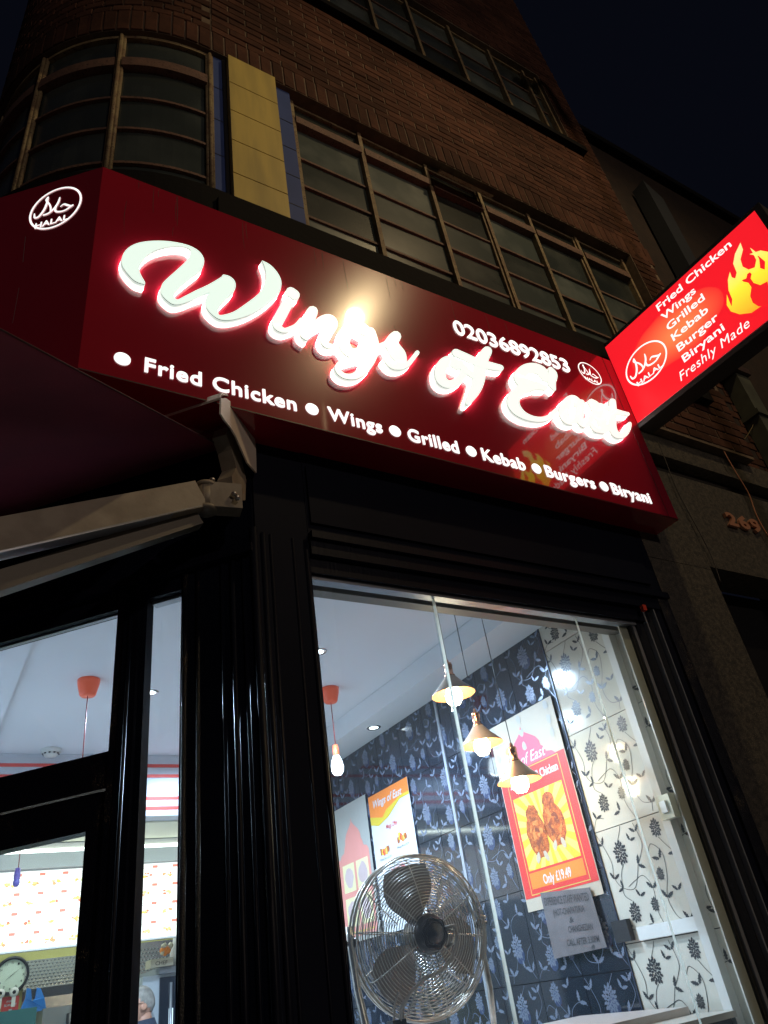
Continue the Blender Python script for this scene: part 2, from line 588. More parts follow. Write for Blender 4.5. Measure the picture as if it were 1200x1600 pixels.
# lit tube under soffit
tl = thing('tube_light', (1.2, 5.9, 1.17), 'white fluorescent tube lit under the kitchen bulkhead', 'tube light')
MB().box((.5, 5.98, 1.165), (2.1, 6.03, 1.2), M_WHITE).build('housing', tl)
MB().tube([(.52, 5.97, 1.15), (2.08, 5.97, 1.15)], .012, emis('tube_glow', (.95, 1, .92), 3.5), 8).build('tube', tl)
lamp('tube_lamp', 'AREA', (1.3, 5.75, 1.12), 6, (.9, 1, .95), (1.6, .06), target=(1.3, 5.75, 0))
lamp('kitchen_lamp', 'AREA', (1.3, 6.9, CEIL - .03), 16, (.92, 1, .96), (1.4, .5), target=(1.3, 6.9, 0))
MB().box((.6, 6.65, CEIL - .02), (2.0, 7.15, CEIL - .003), emis('kitchen_panel_glow', (.9, 1, .96), 2.0)).build('ceiling_panel_light', label='square white ceiling panel light above the kitchen', cat='ceiling light')

# ------------------------------------------------------------------ tiles on the right wall
def blob(cx, cy, rx, ry, rot, n=6):
    return [(cx + math.cos(rot) * rx * math.cos(t) - math.sin(rot) * ry * math.sin(t), cy + math.sin(rot) * rx * math.cos(t) + math.cos(rot) * ry * math.sin(t))
            for t in (2 * PI * k / n for k in range(n))]
def leafp(cx, cy, L, Wd, rot):
    pts = [(-.5, 0), (-.30, .36), (-.16, .24), (-.05, .50), (.06, .26), (.20, .36), (.60, 0), (.20, -.36), (.06, -.26), (-.05, -.50), (-.16, -.24), (-.30, -.36)]
    return [(cx + math.cos(rot) * a * L - math.sin(rot) * b * Wd, cy + math.sin(rot) * a * L + math.cos(rot) * b * Wd) for a, b in pts]
def tile_mesh(w, h, base, prt, shadow, variant, name):
    rnd = random.Random(variant)
    fr = Fr((0, 0, 0), (0, -1, 0))
    mb = MB()
    g = .0018
    mb.box((-.002, -(w - g), g), (.006, -g, h - g), base)
    li = .0030
    def flower(cx, cy, s):
        if shadow:
            mb.flatpoly([fr.p(a, b, li - .0004) for a, b in blob(cx + s * .25, cy - s * .75, s * .8, s * .9, 0, 9)], shadow, fr.n)
        k = 34
        for i in range(k):
            r = math.sqrt((i + .3) / k)
            a = i * 2.39996
            x, y = cx + math.cos(a) * r * s * .86, cy + math.sin(a) * r * s * 1.1
            q = s * (.17 + .07 * r)
            mb.flatpoly([fr.p(*p, li) for p in blob(x, y, q * 1.05, q * .62, math.atan2(y - cy, x - cx), 5)], prt, fr.n)
    def leaves(x, y, s, a):
        for da in (-.75, .95):
            c = a + da
            mb.flatpoly([fr.p(*p, li) for p in leafp(x + math.cos(c) * s * .62, y + math.sin(c) * s * .62, s * 1.15, s * .60, c)], prt, fr.n)
    def stem(pts):
        P = [(x * w, y * h, .0013) for x, y in pts]
        frame_ribbon(mb, fr, P, prt, li + .0001, 5)
    if variant % 2 == 0:
        flower(w * .45, h * .76, w * .155)
        flower(w * .40, h * .24, w * .125)
        leaves(w * .10, h * .87, w * .11, 1.9)
        leaves(w * .17, h * .55, w * .11, 1.2)
        leaves(w * .74, h * .62, w * .12, .3)
        leaves(w * .90, h * .40, w * .12, 1.4)
        leaves(w * .70, h * .12, w * .12, 2.4)
        leaves(w * .14, h * .12, w * .11, 1.0)
        leaves(w * .88, h * .90, w * .11, 1.6)
        leaves(w * .60, h * .36, w * .10, 1.1)
        leaves(w * .30, h * .46, w * .10, 2.5)
        leaves(w * .72, h * .84, w * .10, .9)
        flower(w * .84, h * .27, w * .085)
        stem([(.02, .98), (.10, .88), (.20, .70), (.17, .56), (.30, .46), (.55, .44), (.74, .62)])
        stem([(.45, .66), (.36, .60), (.30, .50), (.28, .40), (.40, .34)])
        stem([(.98, .02), (.86, .20), (.90, .40), (.78, .52), (.60, .50), (.42, .46)])
        stem([(.88, .98), (.95, .80), (.86, .70), (.74, .62)])
        stem([(.02, .03), (.14, .12), (.30, .10)])
        stem([(.45, .86), (.55, .94), (.60, .99)])
    else:
        flower(w * .62, h * .40, w * .15)
        flower(w * .30, h * .88, w * .115)
        leaves(w * .20, h * .62, w * .12, 1.9)
        leaves(w * .12, h * .30, w * .12, 1.2)
        leaves(w * .80, h * .76, w * .12, .6)
        leaves(w * .52, h * .64, w * .11, 2.2)
        leaves(w * .40, h * .10, w * .12, 1.2)
        leaves(w * .90, h * .12, w * .11, 1.9)
        leaves(w * .72, h * .16, w * .10, .8)
        leaves(w * .36, h * .34, w * .10, 1.5)
        leaves(w * .62, h * .92, w * .10, 2.0)
        flower(w * .12, h * .50, w * .08)
        stem([(.02, .70), (.12, .76), (.28, .66), (.24, .48), (.12, .30), (.20, .14), (.40, .10)])
        stem([(.62, .50), (.56, .58), (.62, .70), (.80, .76), (.96, .72)])
        stem([(.98, .40), (.84, .30), (.86, .16), (.96, .04)])
        stem([(.30, .80), (.40, .72), (.52, .64)])
        stem([(.60, .30), (.52, .18), (.40, .10), (.36, .02)])
    o = mb.build(name, loc=(0, 0, 0))
    me = o.data
    D.objects.remove(o)
    return me

rw = MB().box((XW + .004, 2.05, GZ), (XW + .14, YB, CEIL), M_GROUT).build('tiled_wall', kind='structure')
def put_tile(me, y, z, name='tile'):
    o = D.objects.new(name, me)
    COL.objects.link(o)
    o.parent = rw
    o.location = Vector((XW, y, z)) - wloc(rw)
    return o
WT = [tile_mesh(.267, .441, M_WTILE, M_PRINTB, None, v, 'white_tile') for v in (0, 1)]
BT = [tile_mesh(.30, .389, M_BTILE, M_PRINTW, M_PRINTS, v, 'black_tile') for v in (2, 3)]
for j in range(5):
    z = 1.349 - .441 * (j + 1)
    for i in range(2):
        put_tile(WT[i % 2], 2.602 - .267 * i, z)
WTOP = tile_mesh(.267, .268, M_WTILE, M_PRINTB, None, 4, 'white_tile_cut')
for i in range(2):
    put_tile(WTOP, 2.602 - .267 * i, 1.349)
for j in range(5):
    z = 1.104 + .389 - .389 * (j + 1)
    for i in range(9):
        put_tile(BT[(i + j) % 2], 2.604 + .30 * (i + 1), z)
# plain lower part further down and back is covered with larger plain slabs of tile
mb = MB()
mb.box((XW - .003, 5.31, GZ + .06), (XW + .003, YB, 1.07), M_BTILE)
mb.build('tile_border', rw)
# metal trim between the dark and pale tiles and at the shallow pilaster
MB().box((XW - .008, 2.599, GZ + .06), (XW + .002, 2.606, 1.484), mat('dark_trim', (.03, .04, .07), .3, .4)).build('edge_trim', rw)
MB().box((XW - .010, 3.615, -1.0), (XW + .002, 3.637, 1.484), M_ALU).build('edge_trim', rw)
# ledge strip and framed rail over the pale tiles
MB().box((XW - .02, 2.17, .030), (XW + .001, 2.50, .078), M_WHITE).build('white_rail', rw)
MB().box((XW - .045, 2.135, -1.4), (XW + .001, 2.175, 1.30), mat('cream_trunking', (.62, .61, .56), .45)).build('cable_trunking', label='tall cream cable trunking running up the pale floral tiles', cat='trunking')
mb = MB().box((XW - .05, 2.06, GZ), (XW + .002, 2.0665, 1.245), M_WTILE)
mb.box((XW - .012, 2.0667, -1.3), (XW + .001, 2.072, 1.24), M_GROUT)
mb.build('tile_return', rw)
# switch box on the trunking
p = onX(1060, 1258, XW - .03)
sw = thing('switch_box', (XW - .02, 2.11, p.z - .045), 'cream wall switch box beside the tall trunking near the glass', 'switch')
mb = MB().box((XW - .085, 2.072, p.z - .045), (XW - .046, 2.142, p.z + .045), mat('aged_cream_plastic', (.55, .52, .38), .4))
mb.build('box', sw)
MB().box((XW - .094, 2.092, p.z - .022), (XW - .0852, 2.122, p.z + .022), M_WHITE).build('rocker', sw)
# dark picture bracket on the boundary
MB().box((XW - .03, 2.535, .035), (XW - .0035, 2.625, .115), M_BLACKP).build('wall_bracket', label='small black bracket on the edge of the dark tiles beside the note', cat='bracket')

# ------------------------------------------------------------------ posters on the dark tiles
FW = Fr((XW - .012, 0, 0), (0, -1, 0))             # a = -Y, b = z
def rect(mb, fr, x0, y0, x1, y1, m, lift=.001):
    mb.flatpoly([fr.p(x0, y0, lift), fr.p(x1, y0, lift), fr.p(x1, y1, lift), fr.p(x0, y1, lift)], m, fr.n)
def sheet(name, fr, x0, y0, x1, y1, m, th=.002, **k):
    mb = MB()
    q = [fr.p(x0, y0), fr.p(x1, y0), fr.p(x1, y1), fr.p(x0, y1)]
    mb.prism(q, -fr.n * th, m)
    return mb.build(name, **k)
P_RED = flat('poster_red', (.62, .04, .035), .4)
P_PINK = flat('poster_pink', (.70, .10, .16), .4)
P_CREAM = flat('poster_cream', (.45, .39, .30), .5)
P_GREY = flat('poster_grey', (.38, .38, .35), .5)
P_YEL = flat('poster_yellow', (.62, .46, .03), .4)
P_YEL2 = flat('poster_pale_yellow', (.70, .60, .14), .4)
P_WHITE = flat('poster_white', (.62, .64, .66), .4)
P_ORG = flat('poster_orange', (.80, .22, .03), .4)
P_GOLD = flat('poster_gold', (.62, .45, .10), .4)
P_INK = flat('printed_ink', (.03, .03, .035), .5)
P_ROAST = mat('roast_chicken_print', (.45, .10, .015), .4, var=(.16, .03, .008), vs=45, var2=(.62, .25, .06))
P_ROASTL = mat('roast_chicken_highlight_print', (.66, .24, .06), .4, var=(.45, .12, .02), vs=60)
def jag(cx, cy, rx, ry, n, amp, seed, rot=0):
    rr = random.Random(seed)
    o = []
    for k in range(n):
        t = 2 * PI * k / n
        f = 1 + rr.uniform(-amp, amp)
        a, b = rx * f * math.cos(t), ry * f * math.sin(t)
        o.append((cx + a * math.cos(rot) - b * math.sin(rot), cy + a * math.sin(rot) + b * math.cos(rot)))
    return o
def poly(mb, fr, pts, m, lift):
    mb.flatpoly([fr.p(a, b, lift) for a, b in pts], m, fr.n)
def dome(cx, y0, w, h):
    half = [(0, 1), (.035, .88), (.11, .80), (.24, .70), (.36, .60), (.44, .46), (.45, .34), (.50, .30), (.56, .14), (.72, .10), (.80, 0)]
    pts = [(cx + a * w * .62, y0 + b * h) for a, b in half] + [(cx - a * w * .62, y0 + b * h) for a, b in half[::-1][:-1]]
    return pts

# big grill chicken poster, x = -Y in the frame
px0, px1, pz0, pz1 = -3.165, -2.635, .225, 1.13
pw = px1 - px0
po = sheet('chicken_poster', FW, px0, pz0, px1, pz1, P_CREAM, label='large red and yellow grill chicken poster on the dark floral tiles', cat='poster')
mb = MB()
rect(mb, FW, px0 + .005, pz0 + .055, px1 - .005, .865, P_RED, .001)
poly(mb, FW, dome((px0 + px1) / 2 - .01, .862, pw * .80, .20), P_PINK, .0016)
put_text(mb, 'Grill', FW, px0 + .10, .96, .08, .03, P_GOLD, .0024, shear=.3)
put_text(mb, 'of East', FW, px0 + .20, .875, .20, .055, P_WHITE, .0024, bold=.0, shear=.35)
rect(mb, FW, px0 + .055, .29, px1 - .055, .858, P_GOLD, .0013)
rect(mb, FW, px0 + .059, .294, px1 - .059, .854, P_RED, .0016)
put_text(mb, '2 Whole Grill Chicken', FW, px0 + .075, .785, pw - .15, .042, P_WHITE, .0026, bold=.02)
ya, yb, xa, xb = .395, .735, px0 + .075, px1 - .075
rect(mb, FW, xa, ya, xb, yb, P_YEL, .0020)
cx, cy = (xa + xb) / 2, (ya + yb) / 2
for k in range(18):                                   # sun rays clipped to the square
    t0, t1 = 2 * PI * k / 18, 2 * PI * (k + .5) / 18
    def edge(t):
        c, s_ = math.cos(t), math.sin(t)
        q = min((xb - cx) / abs(c) if abs(c) > 1e-6 else 9, (yb - cy) / abs(s_) if abs(s_) > 1e-6 else 9)
        return (cx + c * q, cy + s_ * q)
    e0, e1 = edge(t0), edge(t1)
    poly(mb, FW, [(cx, cy), e0, e1], P_YEL2, .0024)
for q, (ox, oy) in enumerate(((-.068, -.01), (.070, .02))):
    poly(mb, FW, jag(cx + ox, cy + oy - .02, .072, .105, 22, .07, 5 + q, .12), P_ROAST, .0030)
    poly(mb, FW, jag(cx + ox - .005, cy + oy + .085, .045, .042, 14, .10, 15 + q), P_ROAST, .0031)
    for e in range(16):
        a = random.uniform(0, 6.28); rr2 = random.uniform(.2, 1)
        poly(mb, FW, jag(cx + ox + math.cos(a) * .050 * rr2, cy + oy + math.sin(a) * .085 * rr2 - .015, random.uniform(.006, .013), random.uniform(.010, .026), 7, .4, 40 + e + q * 19, a), P_ROASTL if e % 3 else flat('charred_print', (.20, .045, .012)), .0033 + e * .00003)
    poly(mb, FW, jag(cx + ox + .03, cy + oy - .115, .014, .026, 9, .15, 60 + q, .4), P_CREAM, .0033)
    poly(mb, FW, jag(cx + ox - .03, cy + oy - .115, .014, .026, 9, .15, 62 + q, -.4), P_CREAM, .0033)
rect(mb, FW, xa - .004, .315, xb + .004, .385, P_ORG, .0022)
put_text(mb, 'Only £19.49', FW, xa + .09, .325, .20, .042, P_WHITE, .0030, bold=.02)
for k in range(9):
    poly(mb, FW, jag(px0 + .03 + (k % 3) * .225, 1.10 - (k // 3) * .07, .018, .022, 9, .25, 80 + k), P_GREY, .0018)
mb.build('poster_print', po)

# handwritten note
x0, x1, z0, z1 = -3.05, -2.665, .02, .292
mb = MB()
FN = Fr((XW - .024, 0, 0), (0, -1, 0))
q = [FN.p(-3.035, .292), FN.p(-2.70, .262), FN.p(-2.69, .028), FN.p(-3.04, .018)][::-1]
mb.prism(q, -FN.n * .002, mat('grey_note_paper', (.13, .12, .125), .8, var=(.105, .098, .10), vs=10))
no = mb.build('handwritten_note', label='handwritten grey paper note taped under the chicken poster', cat='note')
mb = MB()
for t, a, b, wd, h, s in (('EXPERIENCE STAFF WANTED', -3.02, .235, .30, .034, -.022), ('(HOT-CHAPATI/RIA', -2.975, .185, .21, .028, -.010), ('&', -2.88, .145, .03, .022, 0),
                          ('CHANGHEZIAN', -2.90, .108, .16, .026, -.006), ('CALL AFTER 3:30PM', -2.93, .058, .21, .026, -.006), ('@', -2.78, .032, .02, .014, 0)):
    put_text(mb, t, FN, a, b, wd, h, P_INK, .001, bold=.014, skew=s, shear=.15)
mb.build('handwriting', no)

# menu poster "Wings of East"
x0, x1, z0, z1 = -4.58, -4.06, .62, 1.125
po = sheet('offer_poster', FW, x0, .30, x1, z1, P_WHITE, label='white offers poster with orange wave header, left of the tall glass joint', cat='poster')
mb = MB()
hdr = [(x0, z1), (x1, z1), (x1, z1 - .09), (x1 - .12, z1 - .09), (x1 - .28, z1 - .16), (x1 - .42, z1 - .19), (x0, z1 - .18)]
poly(mb, FW, hdr, P_ORG, .001)
poly(mb, FW, [(x0, z1 - .18), (x0, z1 - .13), (x0 + .16, z1 - .165), (x1 - .30, z1 - .13), (x1 - .1, z1 - .085), (x1, z1 - .085), (x1, z1 - .105), (x1 - .12, z1 - .105), (x1 - .28, z1 - .175), (x1 - .42, z1 - .205)], P_YEL, .0014)
put_text(mb, 'Wings of East', FW, x0 + .06, z1 - .085, .38, .05, P_WHITE, .0022, bold=.015, shear=.3)
put_text(mb, 'Mega Offer', FW, x0 + .19, z1 - .245, .15, .03, P_RED, .0015, bold=.01)
put_text(mb, 'Special Offer', FW, x0 + .18, z1 - .50, .18, .03, P_RED, .0015, bold=.01)
for a, b in ((.09, -.36), (.32, -.33), (.10, -.60), (.32, -.58)):
    for e in range(6):
        poly(mb, FW, jag(x0 + a + e * .018, z1 + b + random.uniform(-.01, .015), .017, .022, 8, .3, e * 3 + int(a * 100)), (P_ROAST, P_YEL, P_RED, P_ORG, P_GOLD, P_ROAST)[e], .0015 + e * .0002)
    put_text(mb, 'Wings Box £5.99', FW, x0 + a - .03, z1 + b - .055, .15, .014, P_INK, .0015, bold=0, res=1)
mb.build('poster_print', po)

# pale dome posters at the left of the window
x0, x1, z0, z1 = -5.16, -4.62, .30, 1.16
po = sheet('dome_poster', FW, x0, z0, x1, z1, P_GREY, label='faded cream poster with pink dome shape at the left edge of the window', cat='poster')
mb = MB()
P_FPINK = flat('faded_pink_print', (.72, .28, .24))
P_FRED = flat('faded_red_print', (.70, .16, .12))
poly(mb, FW, dome((x0 + x1) / 2 + .03, .82, .42, .24), P_FPINK, .001)
rect(mb, FW, x0 + .06, z0 + .03, x1 - .03, .82, P_FPINK, .0012)
for a, b in ((0, 0), (.20, 0), (0, -.21), (.20, -.21)):
    rect(mb, FW, x0 + .11 + a, .60 + b, x0 + .11 + a + .17, .775 + b, flat('faded_yellow_print', (.75, .68, .38)), .0016)
    poly(mb, FW, jag(x0 + .195 + a, .69 + b, .06, .065, 12, .15, int(a * 100 - b * 100)), flat('faded_food_print', (.55, .42, .42)), .0020)
rect(mb, FW, x0 + .09, z0 + .05, x1 - .06, z0 + .06, P_GOLD, .0018)
mb.build('poster_print', po)

# ------------------------------------------------------------------ ceiling fittings
def make_down():
    t = thing('downlight', (0, 0, 0), 'x', 'downlight', 'round downlights recessed in the shop ceiling')
    MB().lathe([(.030, -.004), (.046, -.006), (.050, -.001)], M_STEEL, n=20).build('bezel', t)
    MB().lathe([(.0, -.0035), (.030, -.0035)], emis('downlight_glow', (.85, .95, 1), 9), n=20).build('lens', t)
    return t
def dup(root, loc, label=None):
    r = root.copy(); COL.objects.link(r); r.location = loc
    if label: r['label'] = label
    for ch in list(root.children):
        c = ch.copy(); COL.objects.link(c); c.parent = r
        for g in ch.children:
            d = g.copy(); COL.objects.link(d); d.parent = c
    return r
d0 = make_down()
d0.location = (1.04, 4.12, CEIL)
d0['label'] = 'lit downlight seen through the narrow glass beside the door'
dup(d0, (1.77, 3.39, CEIL), 'lit downlight near the left edge of the big window')
p = onZ(600, 1137, 1.485)
dup(d0, (2.55, p.y, 1.485), 'lit downlight in the lowered cove above the dark tiles')
lamp('downlight_lamp', 'SPOT', (2.45, p.y, 1.46), 4, COOL, .035, 140, (2.5, p.y, 0), .5)
dup(d0, (.1, 4.0, CEIL), 'lit downlight at the left edge behind the transom glass')
dup(d0, (1.5, 4.9, CEIL), 'lit downlight deeper in the room above the counter')

def rose(x, y, drop, label, bulb, CEIL=1.62):
    t = thing('pendant_light', (x, y, CEIL), label, 'pendant light', 'bare bulb pendants on orange ceiling roses')
    mb = MB(); mb.lathe([(.0, -.001), (.058, -.002), (.056, -.03), (.042, -.085), (.036, -.092), (.0, -.092)], M_ORANGE, (x, y, CEIL), 20); mb.build('ceiling_rose', t)
    mb = MB(); mb.tube([(x, y, CEIL - .09), (x + .002, y, CEIL - drop)], .0028, flat('red_flex', (.25, .03, .03)), 6); mb.build('flex', t)
    mb = MB(); mb.lathe([(.0, .05), (.016, .045), (.020, .0), (.018, -.02)], bulb and M_ORANGE or flat('purple_plastic', (.12, .08, .30)), (x, y, CEIL - drop - .04), 14); mb.build('lamp_holder', t)
    mb = MB(); c = (x, y, CEIL - drop - (.11 if CEIL == 1.62 else .07)); kb = 1 if CEIL == 1.62 else .55
    mb.lathe([(a_ * kb, b_ * kb) for a_, b_ in ((.0, -.062), (.020, -.058), (.033, -.040), (.037, -.015), (.030, .02), (.018, .05), (.0, .06))], emis('white_bulb_glow', (.80, .90, 1), 14) if bulb else flat('dim_bulb', (.10, .08, .3)), c, 16); mb.build('bulb', t)
    return t
rose(.68, 3.99, .44, 'orange ceiling rose with thin red flex, seen through the transom glass', False)
q_ = onY(28, 1358, 5.62)
rose(q_.x, 5.62, 1.209 - q_.z, 'dark hanging flex with small purple bulb in front of the menu board', False, 1.209)
rose(2.09, 3.90, .36, 'orange ceiling rose with lit white bulb, seen in the big window', True)
lamp('pendant_lamp', 'POINT', (2.09, 3.90, CEIL - .50), 5, (.75, .87, 1), .035)
# smoke alarm
sx, sy = .69, 5.2
mb = MB()
mb.lathe([(.0, -.05), (.035, -.048), (.045, -.035), (.048, -.025), (.06, -.022), (.062, -.001)], M_WHITE, (sx, sy, CEIL), 24)
sm = mb.build('smoke_alarm', label='round white smoke alarm on the ceiling behind the transom glass', cat='smoke alarm')
mb = MB()
for k in range(10):
    a = 2 * PI * k / 10
    c = Vector((sx + math.cos(a) * .047, sy + math.sin(a) * .047, CEIL - .033))
    mb.box(c - Vector((.006, .006, .003)), c + Vector((.006, .006, .003)), M_BLACKP)
mb.build('vent', sm)

# ------------------------------------------------------------------ copper pendants behind the glass
M_SHADE = mat('pale_metal_shade', (.42, .33, .26), .34, .6)
M_SHADEIN = mat('copper_inner_shade', (.62, .24, .10), .4, .3)
def make_pendant():
    t = thing('cone_pendant', (0, 0, 0), 'x', 'pendant light', 'three copper topped cone pendants')
    mb = MB(); mb.lathe([(.020, .085), (.024, .078), (.060, .035), (.1, -.005), (.103, -.010)], M_SHADE, n=32)
    mb.lathe([(.1015, -.0105), (.098, -.006), (.058, .033), (.022, .075)], M_SHADEIN, n=32); mb.build('shade', t)
    mb = MB(); mb.lathe([(.0, .165), (.007, .16), (.008, .145), (.019, .142), (.021, .13), (.019, .127), (.019, .088), (.024, .084), (.026, .078), (.022, .074)], M_COPPER, n=20); mb.build('lamp_cap', t)
    mb = MB(); mb.tube([(0, 0, .16), (0, 0, .9)], .0024, M_BLACKP, 6); mb.build('cable', t)
    mb = MB(); mb.lathe([(.0, -.062), (.022, -.057), (.037, -.036), (.039, -.010), (.026, .022), (.014, .05)], emis('warm_bulb_glow', (1, .80, .48), 60), n=18); mb.build('bulb', t)
    return t
pl = []
spots = [(708, 1082, 2.62, 'cone pendant highest of the three, glowing beside the glass joint'),
         (752, 1160, 2.72, 'middle cone pendant of the three, partly behind the glass joint'),
         (811, 1217, 2.62, 'lowest cone pendant of the three, in front of the chicken poster')]
for i, (a, b_, y, lab) in enumerate(spots):
    P3 = onY(a, b_, y)
    P3 = Vector((P3.x, y, P3.z))
    if i == 0:
        t = make_pendant(); t.location = P3; t['label'] = lab; pend0 = t
    else:
        t = dup(pend0, P3, lab)
    cb = [c for c in t.children if c.name.startswith('cable')][0]
    if i == 0: pass
    # each cable ends at the ceiling
    me = cb.data.copy(); cb.data = me
    for v in me.vertices:
        if v.co.z > .5: v.co.z = CEIL - P3.z
    lamp('pendant_lamp', 'POINT', P3 + Vector((0, 0, -.055)), 3.6, (1, .80, .52), .028)

# ------------------------------------------------------------------ menu light boxes over the counter
MY = 6.10
FM = Fr((0, MY, 0), (1, 0, 0))
M_MENU = emis('menu_lightbox_glow', (1.0, .98, .93), 1.15)
def menu_box(x0, x1, z0, z1, seed, label):
    rr = random.Random(seed)
    mb = MB(); mb.box((x0, MY, z0), (x1, MY + .06, z1), M_WHITE)
    t = mb.build('menu_board', label=label, cat='menu board', group='lit menu boards over the counter')
    mb = MB(); rect(mb, FM, x0 + .006, z0 + .01, x1 - .006, z1 - .01, M_MENU, .002); mb.build('menu_face', t)
    mb = MB()
    food = [emis('menu_' + n, c, 1.0) for n, c in (('yellow', (1, .72, .16)), ('red', (.80, .20, .10)), ('brown', (.70, .38, .16)), ('green', (.70, .78, .28)), ('orange', (1, .48, .14)))]
    tagm = emis('menu_price_tag', (.92, .26, .18), .95)
    ink = emis('menu_grey_ink', (.42, .38, .36), .9)
    cw, rh = .152, (z1 - z0 - .02) / 4
    nx = int((x1 - x0) / cw)
    for i in range(nx):
        for j in range(4):
            cx0 = x0 + .012 + i * cw
            top = z1 - .02 - j * rh
            put_text(mb, rr.choice(['CHICKEN BURGER MEAL', 'GRILLED WINGS 6PC', 'LAMB KEBAB WRAP', 'CHICKEN BIRYANI', 'FRIES AND DRINK']), FM, cx0 + .004, top - .014, .095, .010, ink, .003, bold=.0, res=1)
            rect(mb, FM, cx0 + .004, top - .024, cx0 + .085, top - .021, ink, .003)
            rect(mb, FM, cx0 + .104, top - .022, cx0 + .142, top - .004, tagm, .003)
            for e in range(5):
                poly(mb, FM, jag(cx0 + .065 + rr.uniform(-.028, .028), top - .068 + rr.uniform(-.012, .012), rr.uniform(.007, .016), rr.uniform(.005, .011), 8, .45, rr.randint(0, 999)), rr.choice(food), .0032 + e * .0002)
    mb.build('menu_print', t)
menu_box(.10, 1.18, .555, 1.055, 3, 'lit white menu board seen through the lower door glass')
menu_box(1.19, 2.30, .545, 1.060, 4, 'lit white menu board seen through the narrow glass beside the door')

# ------------------------------------------------------------------ kitchen beyond the counter
FB = Fr((0, YB - .03, 0), (1, 0, 0))
c = onY(18, 1524, YB - .03)
ck = thing('wall_clock', (c.x, YB - .02, c.z), 'round black rimmed wall clock on the mustard wall', 'clock')
rr_ = .125
mb = MB(); mb.lathe([(rr_, .0), (rr_ + .012, .02), (rr_ + .004, .04), (rr_ - .012, .038), (rr_ - .014, .02)], M_BLACKP, (c.x, YB - .001, c.z), 36, (0, -1, 0)); mb.build('rim', ck)
mb = MB(); mb.lathe([(.0, .022), (rr_ - .012, .022)], flat('clock_face', (.62, .72, .60)), (c.x, YB - .001, c.z), 36, (0, -1, 0)); mb.build('face', ck)
FC = Fr((c.x, YB - .026, c.z), (1, 0, 0))
mb = MB()
for k in range(12):
    a = PI / 6 * k
    put_text(mb, str(12 if k == 0 else k), FC, math.sin(a) * .09 - .008, math.cos(a) * .09 - .008, .014, .016, P_INK, .0, bold=.01, res=1)
mb.build('numerals', ck)
for L, a, wd in ((.095, .95, .003), (.06, 4.05, .004)):
    mb = MB(); poly(mb, FC, [(-wd, 0), (math.sin(a) * L, math.cos(a) * L), (wd, 0)], P_INK, .003); mb.build('hand', ck)
# white stencil like hooks hanging below the clock
mb = MB()
for k in range(2):
    q = c + Vector((-.07 + k * .10, 0, -.12))
    mb.lathe([(.014, 0), (.034, 0), (.034, .01), (.014, .01)], M_WHITE, (q.x, YB - .06, q.z), 18, (0, -1, 0))
    mb.box((q.x - .012, YB - .07, q.z - .10), (q.x + .016, YB - .06, q.z - .02), M_WHITE)
mb.build('tape_rolls', label='two white tape rolls hanging just under the clock', cat='tape rolls')
# quilted steel splashback: diamonds
ks = MB().box((.99, YB - .03, .405), (1.78, YB - .001, .62), M_STEEL).build('quilted_splashback', label='quilted stainless steel panel on the wall under the menu board', cat='steel panel')
mb = MB()
for i in range(26):
    for j in range(9):
        x = 1.005 + i * .03 + (j % 2) * .015
        z = .417 + j * .024
        if x > 1.765 or z > .61: continue
        y = YB - .031
        mb.add([(x - .014, y, z), (x, y, z - .012), (x + .014, y, z), (x, y, z + .012), (x, y - .0025, z)], [(0, 1, 4), (1, 2, 4), (2, 3, 4), (3, 0, 4)], M_STEEL)
q = mb.build('quilting', ks); q['kind'] = 'stuff'
ks2 = MB().box((1.79, YB - .03, -.2), (2.66, YB - .001, .66), M_STEEL).build('steel_wall_panel', label='tall dull steel wall panel behind the fridge', cat='steel panel')
mb = MB()
for i in range(28):
    for j in range(26):
        x = 1.81 + i * .03 + (j % 2) * .015
        z = -.05 + j * .026
        if x > 2.64 or z > .645: continue
        y = YB - .031
        mb.add([(x - .014, y, z), (x, y, z - .012), (x + .014, y, z), (x, y, z + .012), (x, y - .0025, z)], [(0, 1, 4), (1, 2, 4), (2, 3, 4), (3, 0, 4)], M_STEEL)
q = mb.build('quilting', ks2); q['kind'] = 'stuff'
# hood below
hd = thing('extractor_hood', (1.5, YB - .5, .2), 'steel extractor hood with dark slot below the quilted panel', 'extractor hood')
MB().box((.99, YB - .28, .335), (1.78, YB - .03, .40), mat('dark_steel', (.06, .065, .075), .4, .6)).build('slot', hd)
MB().box((.99, YB - .30, .26), (1.78, YB - .02, .333), M_STEEL).build('lip', hd)
MB().box((1.10, YB - .42, -.9), (1.75, YB - .03, .255), mat('kitchen_grey', (.28, .30, .30), .4, .3)).build('back_panel', hd)
mb = MB(); mb.tube([(1.30, YB - .45, -.2), (1.30, YB - .45, .20)], .035, M_BLACKP, 10); mb.tube([(1.42, YB - .45, -.2), (1.44, YB - .45, .26)], .02, M_BLACKP, 10); mb.build('rail', hd)
# blue carrier bag
b0 = onY(52, 1566, YB - .35)
mb = MB()
prof = [(-.10, -.075), (.10, -.06), (.075, .02), (.045, .085), (.018, .095), (.012, .02), (-.012, .01), (-.028, .09), (-.055, .10), (-.06, .03)]
ptsf = [Vector((b0.x + a, YB - .35 + .012 * math.sin(a * 60), b0.z + z_)) for a, z_ in prof]
mb.prism(ptsf, (0, .03, 0), mat('blue_plastic_film', (.02, .20, .62), .3, bump=.8, bs=30))
mb.build('carrier_bag', label='bright blue plastic carrier bag hanging below the quilted panel', cat='carrier bag')
